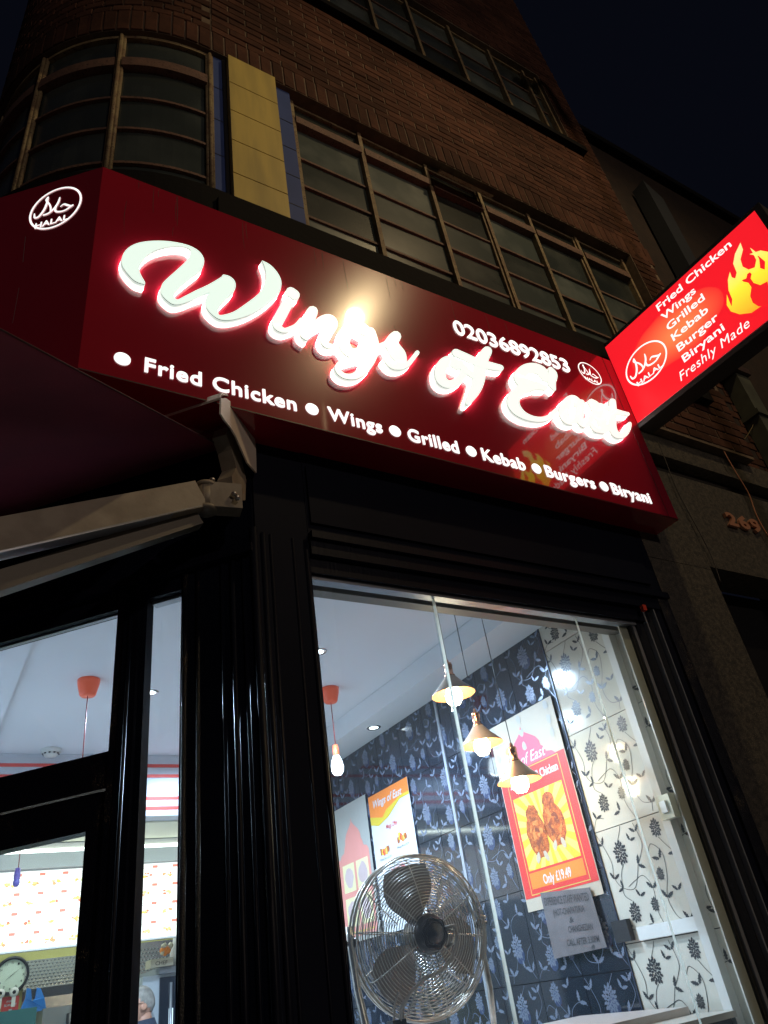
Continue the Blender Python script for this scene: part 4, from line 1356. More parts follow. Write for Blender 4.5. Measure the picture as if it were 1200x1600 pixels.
# ---- built up channel letters, traced on the plane of their faces
LF = YS - .034
E_FACE = mat('letter_face_glow', (.8, .85, .82), .25, emit=(.82, 1.0, .89), es=.92, coat=.5)
E_FACE2 = mat('letter_face_bright_glow', (.8, .85, .82), .25, emit=(.90, 1.0, .92), es=.97, coat=.5)
E_SIDE = mat('letter_return_glow', (.75, .8, .78), .3, emit=(.80, 1.0, .90), es=.72)
E_SIDE2 = mat('letter_return_bright_glow', (.75, .8, .78), .3, emit=(.90, 1.0, .92), es=.80)
E_RIM = emis('letter_rim_glow', (1.0, .97, .93), 18)
E_SIDE3 = mat('letter_return_inner_glow', (.75, .8, .78), .3, emit=(.90, 1.0, .93), es=1.35)
M_TRIM = mat('letter_edge_trim', (.16, .20, .18), .5, emit=(.45, .55, .48), es=.28)
def letter_from_edges(mb, outline_px, face, side, z_off=0.0, strip=None):
    """outline in photo pixels on the face plane"""
    yf = LF - z_off
    front = [onY(x, y, LF) for x, y in outline_px]
    front = [Vector((p.x, yf, p.z)) for p in front]
    n = len(front)
    if strip:
        fs = strip
    else:
        fs = [tuple(t) for t in tessellate_polygon([front])]
    ff = []
    for t in fs:
        a, b, c = front[t[0]], front[t[1]], front[t[2]]
        ff.append(t if (b - a).cross(c - a).y < 0 else t[::-1])
    mb.add(front, ff, face)
    rings = [yf, yf + .0036, yf + .014, YS - .008, YS - .0005]
    ms = [M_TRIM, side, E_SIDE3, E_RIM]
    area = sum(front[i].x * front[(i + 1) % n].z - front[(i + 1) % n].x * front[i].z for i in range(n))
    for (ya, yb_, m) in zip(rings[:-1], rings[1:], ms):
        vs = [Vector((p.x, ya, p.z)) for p in front] + [Vector((p.x, yb_, p.z)) for p in front]
        q = []
        for i in range(n):
            j = (i + 1) % n
            f = (i, i + n, j + n, j)
            q.append(f if area > 0 else f[::-1])
        mb.add(vs, q, m)
def stroke_letter(name, strokes, bright=True):
    mb = MB()
    for si, st in enumerate(strokes):
        P, L, Rr = ribbon(st, 5)
        k = len(P)
        # round caps
        def cap(p, q, wd):
            dx, dy = p[0] - q[0], p[1] - q[1]
            l = math.hypot(dx, dy) or 1
            a0 = math.atan2(dy / l, dx / l)
            return [(p[0] + math.cos(a0 + t) * wd, p[1] + math.sin(a0 + t) * wd) for t in (-.9, -.3, .3, .9)]
        c0, c1 = cap(P[0], P[1], P[0][2]), cap(P[-1], P[-2], P[-1][2])
        ln = [L[0]] if False else L
        # order: L forward, end cap, R backward, start cap
        e = c1 if math.hypot(c1[0][0] - L[-1][0], c1[0][1] - L[-1][1]) < math.hypot(c1[-1][0] - L[-1][0], c1[-1][1] - L[-1][1]) else c1[::-1]
        s = c0 if math.hypot(c0[0][0] - Rr[0][0], c0[0][1] - Rr[0][1]) < math.hypot(c0[-1][0] - Rr[0][0], c0[-1][1] - Rr[0][1]) else c0[::-1]
        out = L + e + Rr[::-1] + s
        nL = len(L)
        iR = lambda i: nL + len(e) + (nL - 1 - i)
        fs = [(i, iR(i), iR(i + 1), i + 1) for i in range(nL - 1)]
        ne = len(e)
        fs.append(tuple([nL - 1] + [nL + j for j in range(ne)] + [iR(nL - 1)]))
        fs.append(tuple([iR(0)] + [nL + ne + nL + j for j in range(len(s))] + [0]))
        letter_from_edges(mb, out, E_FACE2 if bright else E_FACE, E_SIDE2 if bright else E_SIDE, .00025 * si, fs)
    return mb.build(name, fs_)

z1_ = lambda u, v: (180 + u / 7.5, 360 + v / 7.5)
z2_ = lambda u, v: (300 + u / 7.5, 380 + v / 7.5)
Wp = [z1_(*p) for p in ((350, 605), (300, 515), (284, 450), (310, 370), (380, 290), (500, 225), (650, 192), (780, 190), (862, 215), (884, 262), (835, 350), (740, 445), (600, 570), (545, 640), (540, 740), (620, 830), (700, 870), (800, 855))]
Wp += [z2_(*p) for p in ((0, 668), (110, 620), (208, 577), (165, 630), (152, 690), (165, 750), (225, 825), (320, 890), (450, 900), (650, 850), (850, 740), (1000, 610), (1040, 540), (1047, 440), (1000, 340), (915, 250), (820, 200), (858, 300), (866, 390), (845, 480), (780, 590), (620, 715), (480, 805), (335, 842), (308, 810), (315, 755), (380, 675), (480, 580), (512, 510), (500, 440), (440, 385), (362, 364), (352, 388), (180, 490), (0, 572))]
Wp += [z1_(*p) for p in ((1100, 630), (950, 700), (800, 775), (735, 806), (700, 790), (702, 730), (780, 645), (900, 550), (1000, 470), (1034, 415), (1040, 330), (980, 240), (850, 170), (650, 128), (450, 120), (270, 145), (150, 205), (85, 295), (78, 400), (130, 490), (230, 590), (340, 630))]
def smooth_closed(pts, sharp, n=3):
    out = []
    N = len(pts)
    for i in range(N):
        p0, p1, p2, p3 = pts[i - 1], pts[i], pts[(i + 1) % N], pts[(i + 2) % N]
        if i in sharp: p0 = p1
        if (i + 1) % N in sharp: p3 = p2
        for k in range(n):
            t = k / n
            out.append(tuple(.5 * (2 * b + (c - a) * t + (2 * a - 5 * b + 4 * c - d) * t * t + (3 * b - a - 3 * c + d) * t ** 3) for a, b, c, d in zip(p0, p1, p2, p3)))
    return out
mb = MB()
letter_from_edges(mb, smooth_closed(Wp, {0, 20, 34, 49, 72}), E_FACE, E_SIDE)
mb.build('channel_letter', fs_)
stroke_letter('channel_letter', [  # i
    [(449, 474, 8.5), (440, 491, 9), (434, 503, 8.5), (434, 510, 6), (443, 516, 4), (453, 514, 4), (463, 509, 4), (471, 500, 4)],
    [(454, 456, 7.5), (461, 461, 7.5)]])
stroke_letter('channel_letter', [  # n
    [(488, 487, 9), (482, 500, 9.5), (476, 513, 9), (475, 522, 6.5), (479, 529, 3)],
    [(479, 524, 3), (485, 516, 4.5), (494, 507, 6), (504, 500, 7), (514, 499, 8), (519, 506, 9), (513, 517, 9), (507, 529, 7.5), (510, 538, 5), (518, 541, 4), (527, 539, 4), (536, 531, 4)]])
stroke_letter('channel_letter', [  # g
    [(572, 517, 8), (560, 510, 9), (548, 511, 10), (540, 522, 10), (538, 537, 9), (545, 549, 8), (556, 551, 7), (566, 545, 7), (574, 533, 8)],
    [(578, 520, 9), (583, 537, 9), (582, 552, 9), (574, 568, 9), (563, 582, 7), (551, 588, 5), (538, 587, 4), (529, 580, 4), (527, 572, 3.5), (536, 565, 3.5), (552, 560, 3.5), (572, 553, 4), (590, 543, 4.5), (606, 536, 4.5)]])
stroke_letter('channel_letter', [  # s
    [(618, 526, 9), (612, 535, 10), (616, 545, 11), (624, 556, 11), (627, 566, 8), (620, 573, 5), (610, 570, 4), (602, 561, 3.5)],
    [(614, 571, 4), (625, 574, 4), (637, 569, 4), (645, 560, 3.5), (652, 551, 3.5)]])
stroke_letter('channel_letter', [  # o
    [(716, 571, 7), (704, 564, 8), (694, 568, 9), (688, 580, 9), (690, 593, 8), (700, 600, 6.5), (712, 597, 6), (722, 588, 6), (726, 576, 6)],
    [(718, 568, 6), (728, 578, 5), (740, 588, 4)]])
stroke_letter('channel_letter', [  # f
    [(761, 549, 8), (755, 560, 9), (750, 575, 10), (748, 592, 10), (744, 606, 9), (738, 618, 7), (731, 629, 4)],
    [(712, 551, 6), (728, 558, 6), (746, 566, 6), (764, 571, 6), (782, 575, 5)]])
stroke_letter('channel_letter', [  # E
    [(853, 590, 7), (846, 580, 8), (834, 575, 8), (821, 578, 9), (812, 587, 9), (815, 596, 8), (828, 600, 7), (842, 603, 6), (852, 606, 4)],
    [(834, 604, 6), (820, 606, 8), (808, 614, 9), (802, 626, 10), (806, 638, 8.5), (817, 648, 6), (832, 654, 4.5), (848, 655, 4), (861, 650, 4), (869, 641, 3.5)],
    [(860, 577, 4), (864, 586, 7), (862, 597, 7), (866, 608, 3)]])
stroke_letter('channel_letter', [  # a
    [(903, 630, 7), (894, 625, 8), (885, 632, 8), (881, 644, 8), (886, 655, 7), (895, 659, 5), (903, 653, 5)],
    [(908, 630, 6), (906, 643, 7), (906, 655, 6), (913, 664, 4.5), (921, 660, 4), (927, 648, 5)]])
stroke_letter('channel_letter', [  # s of East
    [(924, 629, 6), (930, 635, 8), (936, 647, 9), (941, 660, 8), (939, 671, 5), (931, 671, 4), (925, 664, 3.5)],
    [(938, 673, 4), (947, 673, 4), (953, 664, 4)]])
stroke_letter('channel_letter', [  # t
    [(957, 628, 5.5), (958, 645, 6), (957, 660, 6), (959, 673, 6), (966, 680, 5), (976, 678, 4.5), (982, 669, 4), (984, 662, 3)],
    [(937, 633, 3.5), (951, 638, 3.5), (966, 644, 4), (981, 647, 3)]])

# ================================================================== PROJECTING BLADE SIGN
PS = math.radians(87)
sd = Vector((math.cos(PS), -math.sin(PS), 0))
S0 = Vector((3.10, 1.85, 0))
FG = Fr(S0, sd)
bs_ = thing('projecting_sign', (S0.x + .05, S0.y - .5, 2.40), 'lit red projecting sign box with flame emblem beside the fascia', 'projecting sign')
LZ0, LZ1, LL, TK = 2.405, 3.065, 1.075, .115
def gbox(mb, a0, h0, z0, a1, h1, z1, m):
    vs = [FG.p(a, z, h) for z in (z0, z1) for (a, h) in ((a0, h0), (a1, h0), (a1, h1), (a0, h1))]
    return mb.add(vs, [(0, 1, 2, 3), (7, 6, 5, 4), (0, 4, 5, 1), (1, 5, 6, 2), (2, 6, 7, 3), (3, 7, 4, 0)], m)
M_SFR = mat('dark_bronze_sign_frame', (.045, .038, .034), .4, .3, bump=.1)
mb = MB(); gbox(mb, -.0, -.004, LZ0, LL, -TK, LZ1, M_SFR); mb.build('case', bs_)
for a0, z0, a1, z1 in ((0, LZ0 - .0, LL, LZ0 + .028), (0, LZ1 - .022, LL, LZ1)):
    mb = MB(); gbox(mb, a0, .006, z0, a1, -.0035, z1, M_SFR); mb.build('frame_strip', bs_)
mb = MB(); gbox(mb, LL - .035, .0062, LZ0, LL, -.0035, LZ1, M_SFR); mb.build('frame_strip', bs_)
mb = MB(); gbox(mb, .0, .010, LZ0 + .0285, LL - .036, .0065, LZ0 + .0305, M_ALU); mb.build('silver_bead', bs_)
def flame_mat():
    m = emis('sign_flame_print', (1, .80, .10), 1.1)
    nt = m.node_tree
    geo = nt.nodes.new('ShaderNodeNewGeometry'); sp = nt.nodes.new('ShaderNodeSeparateXYZ')
    nt.links.new(geo.outputs['Position'], sp.inputs[0])
    mr = nt.nodes.new('ShaderNodeMapRange'); mr.inputs['From Min'].default_value = 2.54; mr.inputs['From Max'].default_value = 2.93
    nt.links.new(sp.outputs['Z'], mr.inputs['Value'])
    r = nt.nodes.new('ShaderNodeValToRGB')
    r.color_ramp.elements[0].color = (1, .36, .02, 1); r.color_ramp.elements[1].color = (1, .80, .35, 1)
    e = r.color_ramp.elements.new(.45); e.color = (1, .82, .04, 1)
    nt.links.new(mr.outputs[0], r.inputs[0]); nt.links.new(r.outputs[0], nt.nodes['Principled BSDF'].inputs['Emission Color'])
    return m
# face, backlit print: red with an orange centre
def face_mat():
    m = D.materials.new('red_orange_backlit_print')
    m.use_nodes = True
    nt = m.node_tree
    b = nt.nodes['Principled BSDF']
    b.inputs['Base Color'].default_value = (.5, .01, .01, 1)
    b.inputs['Roughness'].default_value = .3
    geo = nt.nodes.new('ShaderNodeNewGeometry')
    mp = nt.nodes.new('ShaderNodeMapping'); mp.vector_type = 'POINT'
    c = FG.p(.42, 2.76, 0)
    mp.inputs['Location'].default_value = (-c.x, -c.y, -c.z)
    nt.links.new(geo.outputs['Position'], mp.inputs['Vector'])
    m2 = nt.nodes.new('ShaderNodeMapping')
    m2.inputs['Scale'].default_value = (0, 2.5, 4.2)
    nt.links.new(mp.outputs[0], m2.inputs['Vector'])
    ln = nt.nodes.new('ShaderNodeVectorMath'); ln.operation = 'LENGTH'
    nt.links.new(m2.outputs[0], ln.inputs[0])
    nz = nt.nodes.new('ShaderNodeTexNoise'); nz.inputs['Scale'].default_value = 2.5
    nt.links.new(geo.outputs['Position'], nz.inputs['Vector'])
    ad = nt.nodes.new('ShaderNodeMath'); ad.operation = 'MULTIPLY_ADD'
    nt.links.new(nz.outputs['Fac'], ad.inputs[0]); ad.inputs[1].default_value = .5
    nt.links.new(ln.outputs['Value'], ad.inputs[2])
    r = nt.nodes.new('ShaderNodeValToRGB')
    r.color_ramp.elements[0].position = .42; r.color_ramp.elements[0].color = (.98, .24, .08, 1)
    r.color_ramp.elements[1].position = 1.2; r.color_ramp.elements[1].color = (.90, .012, .022, 1)
    e = r.color_ramp.elements.new(.98); e.color = (.95, .04, .03, 1)
    nt.links.new(ad.outputs[0], r.inputs[0])
    nt.links.new(r.outputs[0], b.inputs['Emission Color'])
    b.inputs['Emission Strength'].default_value = 1.0
    return m
mb = MB(); rect(mb, FG, .002, LZ0 + .031, LL - .036, LZ1 - .0225, face_mat(), .003); mb.build('sign_face', bs_)
TX = emis('sign_white_print', (1, .93, .90), 1.15)
for word, y, x1, h in (('Fried Chicken', 2.966, .868, .052), ('Wings', 2.888, .606, .050), ('Grilled', 2.808, .628, .050), ('Kebab', 2.727, .614, .050), ('Burger', 2.645, .640, .050), ('Biryani', 2.564, .640, .050)):
    mb = MB(); put_text(mb, word, FG, .382, y, x1 - .382, h, TX, .004, bold=.016, res=5); mb.build('lettering', bs_)
mb = MB(); put_text(mb, 'Freshly Made', FG, .322, 2.480, .43, .058, TX, .004, bold=0, shear=.28, spacing=1.08, res=5); mb.build('lettering', bs_)
emblem(FG, .190, 2.737, .137, .118, TX, .004, bs_, 1.15)
z8 = lambda u, v: (930 + u / 4.326, 320 + v / 4.324)
nn_ = FG.n
def onG(px, py):
    r = ray(px, py); k = S0.dot(nn_) / (r.x * nn_.x + r.y * nn_.y)
    q = r * k
    return ((Vector((q.x, q.y, 0)) - S0).dot(sd), q.z)
fl = [(985, 258), (1002, 305), (985, 370), (1000, 420), (1040, 440), (1082, 425), (1092, 375), (1068, 325), (1050, 292), (1085, 318), (1112, 370), (1118, 430), (1150, 440)]
fl_m = [onG(*z8(*p)) for p in fl]
cxf = onG(*z8(1150, 440))[0]
rest = [(cxf + .02, 2.735), (cxf + .01, 2.79), (cxf - .02, 2.84), (cxf + .03, 2.81), (cxf + .06, 2.76), (cxf + .075, 2.69), (cxf + .06, 2.62), (cxf + .03, 2.575), (cxf - .02, 2.54)]
fl_b = [(1168, 640), (1120, 690), (1060, 732), (980, 742), (920, 722), (893, 680), (893, 608), (910, 655), (926, 690), (930, 640), (905, 580), (900, 510), (914, 455), (926, 492), (950, 500), (960, 460), (936, 400), (948, 335)]
fl_bm = [onG(*z8(*p)) for p in fl_b[1:]]
mb = MB(); poly(mb, FG, [p for p in fl_m + rest + fl_bm if p[0] < LL - .038], flame_mat(), .0045); mb.build('flame_emblem', bs_)
ck_ = [(995, 512), (1025, 500), (1032, 470), (1050, 458), (1062, 470), (1055, 500), (1075, 530), (1120, 545), (1168, 520), (1190, 600), (1180, 680), (1110, 690), (1070, 665), (1052, 620), (1060, 560), (1040, 530), (1005, 522)]
mb = MB(); poly(mb, FG, [q for q in (onG(*z8(*p)) for p in ck_) if q[0] < LL - .04], emis('sign_bird_red', (.9, .015, .02), 1.0), .0055); mb.build('bird_emblem', bs_)
# brackets to the wall
for z in (2.50, 2.97):
    mb = MB(); mb.box((3.125, 1.85, z - .012), (3.20, 1.999, z + .012), M_SFR); mb.build('bracket', bs_)

# ================================================================== AWNING over the door
aw = thing('awning', SP(.4, .1, 1.6), 'dark red folding arm awning in a cream cassette over the corner door', 'awning')
prof = [(.0, 1.640), (.0, 1.842), (.12, 1.857), (.215, 1.845), (.258, 1.812), (.262, 1.788), (.225, 1.745), (.15, 1.705), (.06, 1.655)]  # (out, z) end plate
mb = MB()
def onE(px, py, s=-.022):                              # plane across the awning axis
    r = ray(px, py); k = (CN.dot(d2) + s) / (r.x * d2.x + r.y * d2.y)
    return r * k
mb.prism([onE(*p) for p in ((346, 622), (353, 622), (362, 628), (372, 639), (396, 671), (397, 676), (400, 700), (401, 739), (387, 723), (378, 703), (368, 680), (360, 667), (350, 655), (345, 646))], tuple(d2 * .006), M_CREAM); mb.build('end_plate', aw)
mb = MB()
hood = [(.0, 1.842), (.12, 1.857), (.215, 1.845), (.258, 1.812), (.262, 1.788)]
hin = [(a - .004, z - .006) for a, z in hood][::-1]
mb.prism([SP(-.016, o_, z) for o_, z in hood + hin], tuple(d2 * 1.75), M_CREAM); mb.build('hood', aw)
mb = MB(); mb.tube([SP(.02, .11, 1.755), SP(1.7, .11, 1.755)], .035, mat('dark_red_canvas', (.22, .014, .030), .85, var=(.18, .012, .026), vs=4), 16); mb.build('fabric_roller', aw)
# inner bracket behind end plate (curved casting)
mb = MB()
br = [(.02, 1.60), (.035, 1.50), (.075, 1.475), (.13, 1.495), (.135, 1.54), (.10, 1.60), (.13, 1.66), (.17, 1.70), (.15, 1.75), (.10, 1.76), (.06, 1.70)]
mb.prism([SP(.012, o_ , z) for o_, z in br], tuple(d2 * .055), M_CREAMDIRTY); mb.build('end_bracket', aw)
# shoulder joint and arm
def onS(px, py, off):
    r = ray(px, py); k = (CN.dot(n2) + off) / (r.x * n2.x + r.y * n2.y)
    return r * k
A0 = onS(376, 782, .09); A1 = onS(322, 778, .16)
def along(px, py, dist):
    r = ray(px, py); r.normalize(); return r * dist
d1 = A1.length
B1 = along(-90, 868, d1 * .86)
Bd = (B1 - A1).normalized()
mb = MB()
def beam(mb, p0, p1, hh, ww, m):
    d_ = (p1 - p0).normalized(); upv = Vector((0, 0, 1)); sdv = d_.cross(upv).normalized(); upv = sdv.cross(d_)
    vs = [p + upv * a * hh + sdv * b * ww for p in (p0, p1) for a, b in ((-1, -1), (-1, 1), (1, 1), (1, -1))]
    return mb.add(vs, [(3, 2, 1, 0), (4, 5, 6, 7), (0, 1, 5, 4), (1, 2, 6, 5), (2, 3, 7, 6), (3, 0, 4, 7)], m)
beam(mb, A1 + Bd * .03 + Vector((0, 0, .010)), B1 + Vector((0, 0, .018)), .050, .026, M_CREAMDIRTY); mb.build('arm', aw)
mb = MB(); beam(mb, A1 + Bd * .03 + Vector((0, 0, -.042)), B1 + Vector((0, 0, -.042)), .003, .026, M_ALU); mb.build('arm_edge_strip', aw)
mb = MB(); beam(mb, A1 + Bd * .05 + Vector((.02, .03, -.050)), B1 + Vector((.05, .07, -.078)), .030, .022, mat('shaded_arm_metal', (.15, .13, .10), .5)); mb.build('lower_arm', aw)  # darker metal colour holds the shade under the arm
mb = MB(); beam(mb, A0, A1 + (A1 - A0) * .10, .050, .028, M_CREAMDIRTY); mb.build('shoulder_block', aw)
mb = MB(); mb.tube([A1 + Vector((0, 0, .046)), A1 + Vector((0, 0, -.05))], .030, M_CREAMDIRTY, 18); mb.lathe([(.0, .0), (.036, .0), (.036, .012), (.0, .012)], M_CREAMDIRTY, A1 + Vector((0, 0, .040)), 18); mb.lathe([(.0, .0), (.036, .0), (.036, .012), (.0, .012)], M_CREAMDIRTY, A1 + Vector((0, 0, -.056)), 18); mb.build('pivot', aw)
mb = MB(); vv = Vector((-Fw.x, -Fw.y, -Fw.z))
for (bx_, by_) in ((332, 750), (366, 772), (371, 778)):
    q = onS(bx_, by_, .135); mb.lathe([(.0, .012), (.009, .012), (.010, .0)], M_CHROME, q, 10, vv)
mb.build('bolt', aw)
# fabric
be = math.radians(22)
ed = Vector((n2.x * math.cos(be), n2.y * math.cos(be), -math.sin(be)))
F0_ = SP(.033, .08, 1.7234)
F0_ = onS(350, 700, .08)
mb = MB(); vs, fs = [], []
nu, nv = 14, 10
upn = ed.cross(d2).normalized()
if upn.z < 0: upn = -upn
for i in range(nu + 1):
    for k in range(nv + 1):
        sag = -.006 * math.sin(PI * k / nv)
        vs.append(F0_ + d2 * (1.62 * i / nu) + ed * (1.35 * k / nv) + upn * sag)
for i in range(nu):
    for k in range(nv):
        a = i * (nv + 1) + k
        fs.append((a, a + 1, a + nv + 2, a + nv + 1))
n0 = len(vs)
vs2 = [v + upn * .0015 for v in vs]
mb.add(vs + vs2, fs + [tuple(i + n0 for i in f[::-1]) for f in fs], MATS['dark_red_canvas'], True)
mb.tube([F0_ + ed * t for t in (0, .4, .9, 1.35)], .003, mat('hem_red', (.07, .016, .022), .8), 6)
mb.build('fabric', aw)
fb0 = F0_ + ed * 1.36
mb = MB(); beam(mb, fb0 - d2 * .02, fb0 + d2 * 1.7, .04, .02, M_CREAM); mb.build('front_bar', aw)
mb = MB(); beam(mb, B1 - Bd * .02 + Vector((0, 0, .018)), fb0 + d2 * 1.25, .032, .022, M_CREAMDIRTY); mb.build('forearm', aw)
mb = MB(); mb.tube([B1 + Vector((0, 0, .06)), B1 + Vector((0, 0, -.04))], .034, M_CREAMDIRTY, 14); mb.build('elbow', aw)

# ================================================================== BUILDING ABOVE
CB = Vector((.70, 2.965, 0))
RG = .965
RB = 1.015
YW = 1.95
bd = thing('corner_building', (2.2, 2.2, GZ), 'brown brick corner block with curved metal windows above the shop', 'building')
def cy(th, r, z):
    return Vector((CB.x - math.sin(th) * r, CB.y - math.cos(th) * r, z))
ZSO = 4.625                                             # window head
ZSILL = 6.05
XE = 4.42
# mortar backing
mb = MB()
yb0 = YW + .006
def wallq(x0, x1, z0, z1):
    mb.box((x0, yb0, z0), (x1, yb0 + .25, z1), M_MORTAR)
wallq(.70, XE, ZSO, 6.13)
wallq(.70, 1.25, 6.131, 7.45)
wallq(4.11, XE, 6.131, 7.45)
wallq(.70, XE, 7.451, 9.6)
wallq(4.15, XE, 2.605, 4.624)
wallq(3.1, 4.149, 2.605, 3.20)
wallq(.70, 3.08, 2.06, 3.10)
def arcwall(mb, r0, r1, z0, z1, t0, t1, m, n=24):
    for i in range(n):
        a, b = t0 + (t1 - t0) * i / n, t0 + (t1 - t0) * (i + 1) / n
        q = [cy(a, r1, z0), cy(b, r1, z0), cy(b, r0, z0), cy(a, r0, z0)]
        vs = q + [p + Vector((0, 0, z1 - z0)) for p in q]
        mb.add(vs, [(0, 1, 2, 3), (7, 6, 5, 4), (0, 4, 5, 1), (2, 6, 7, 3)], m)
arcwall(mb, RB - .22, RB - .009, ZSO, 9.6, 0, PI / 2, M_MORTAR)
arcwall(mb, RB - .22, RB - .009, 2.06, 3.20, 0, PI / 2, M_MORTAR)
xl = CB.x - RB
mb.box((xl + .009, CB.y, 2.0), (xl + .25, 9.0, 3.2), M_MORTAR)
mb.box((xl + .009, CB.y, ZSO), (xl + .25, 9.0, 9.6), M_MORTAR)
mb.build('mortar', bd)
# bricks
bricks = []                                            # (centre, length, height, angle, depth)
BL, BH, J = .215, .065, .010
def inopen(x, z):
    if 6.05 < z < 7.45 and 1.25 < x < 4.11: return True
    if 3.2 < z < 4.63 and x < 4.15: return True
    return False
def course(z, x0, x1, off):
    x = x0 - off
    while x < x1:
        a, b = max(x, x0), min(x + BL, x1)
        if b - a > .04:
            cx_ = (a + b) / 2
            # split at openings
            if not inopen(cx_, z + BH / 2):
                bricks.append((Vector((cx_, YW, z + BH / 2)), b - a, BH, 0.0))
        x += BL + J
k = 0
z = ZSO + .225
while z < 9.55:
    for (a, b) in ([(.705, XE)] if not (6.04 < z < 7.46) else [(.705, 1.24), (4.12, XE)]):
        course(z, a, b, (k % 2) * (BL + J) / 2)
    # around the curve
    th = (k % 2) * .05 + .005
    while th < PI / 2:
        lb_ = .102 if z < 9.6 else .2
        bricks.append((cy(th + lb_ / 2 / RB, RB, z + BH / 2), lb_, BH, th + lb_ / 2 / RB))
        th += (lb_ + J) / RB
    z += BH + J; k += 1
z = 2.63; k = 0
while z < ZSO + .2:
    course(z, 4.16 if z > 3.14 else 3.1, XE, (k % 2) * (BL + J) / 2)
    z += BH + J; k += 1
x = .71
while x < 4.42:                                        # soldier course
    bricks.append((Vector((x + .0325, YW, ZSO + .1125)), .065, .215, 0.0)); x += .075
th = .004
while th < PI / 2:
    bricks.append((cy(th + .0325 / RB, RB, ZSO + .1125), .065, .215, th + .0325 / RB)); th += .075 / RB
# side street run
z = ZSO + .225
def onscreen(c):
    x, y, d = proj(c)
    return d > 0 and -20 < x < 1220 and -20 < y < 1620
def size(br):
    return br[1] / proj(br[0])[2]
vis = [b for b in bricks if onscreen(b[0])]
vis.sort(key=lambda b: proj(b[0])[2])
near = vis[:290]
nearid = set(id(b) for b in near)
def bmesh_brick(L, H, seed):
    rr = random.Random(seed)
    dx, dz, dy = L / 2, H / 2, .05
    j = lambda: rr.uniform(-.0018, .0018)
    e = .003
    f = [Vector((sx_ * (dx - e) + j(), -0.0 + rr.uniform(-.002, .002), sz_ * (dz - e) + j())) for sx_, sz_ in ((-1, -1), (1, -1), (1, 1), (-1, 1))]
    m_ = [Vector((sx_ * dx, .004, sz_ * dz)) for sx_, sz_ in ((-1, -1), (1, -1), (1, 1), (-1, 1))]
    bk = [Vector((sx_ * dx, dy, sz_ * dz)) for sx_, sz_ in ((-1, -1), (1, -1), (1, 1), (-1, 1))]
    vs = f + m_ + bk
    fs = [(0, 1, 2, 3)]
    for i in range(4):
        k_ = (i + 1) % 4
        fs.append((i, i + 4, k_ + 4, k_)); fs.append((i + 4, i + 8, k_ + 8, k_ + 4))
    return vs, fs
cache = {}
def brick_data(L, H):
    key = (round(L, 2), round(H, 3), random.randint(0, 2))
    if key not in cache:
        vs, fs = bmesh_brick(L, H, hash(key) & 255)
        me = D.meshes.new('brick'); me.from_pydata([tuple(v) for v in vs], [], fs); me.materials.append(M_BRICK); me.update()
        cache[key] = me
    return cache[key]
bw = wloc(bd)
for c_, L, H, an in near:
    o = D.objects.new('brick', brick_data(L, H)); COL.objects.link(o); o.parent = bd
    o.location = c_ + Vector((0, random.uniform(-.002, .002), 0)) - bw
    o.rotation_euler = (0, 0, -an)
mb = MB()
for br in bricks:
    if id(br) in nearid: continue
    c_, L, H, an = br
    vs, fs = bmesh_brick(L, H, random.randint(0, 500))
    rot = Matrix.Rotation(-an, 4, 'Z')
    mb.add([c_ + rot @ v for v in vs], fs, M_BRICK)
# side street stretch bricks, plain run
for j in range(64):
    zz = ZSO + .225 + j * (BH + J)
    yy = CB.y + (j % 2) * .11
    while yy < 5.0:
        rot = Matrix.Rotation(-PI / 2, 4, 'Z')
        vs, fs = bmesh_brick(BL, BH, j)
        c_ = Vector((xl, yy + BL / 2, zz + BH / 2))
        mb.add([c_ + rot @ v for v in vs], fs, M_BRICK)
        yy += BL + J
mb.build('brickwork', bd, kind='stuff')
# ledge following the front above the fascia
mb = MB()
mb.box((.70, 1.893, 2.99), (4.15, 2.12, 3.115), M_LEAD)
mb.box((.70, 1.915, 3.1155), (4.15, 2.12, 3.20), M_LEAD)
arcwall(mb, RB - .15, RB + .035, 2.99, 3.20, 0, PI / 2, M_LEAD)
mb.build('ledge', bd)
# flat roofs behind the ledges are closed by a slab
MB().box((.0, 2.3, 3.0), (4.4, 8.5, 3.18), mat('dark_room_floor', (.03, .03, .03), .9)).build('upper_floor', bd)
MB().box((.0, 2.3, 4.65), (4.4, 8.5, 4.8), mat('dark_room_ceiling', (.05, .05, .05), .9)).build('upper_ceiling', bd)

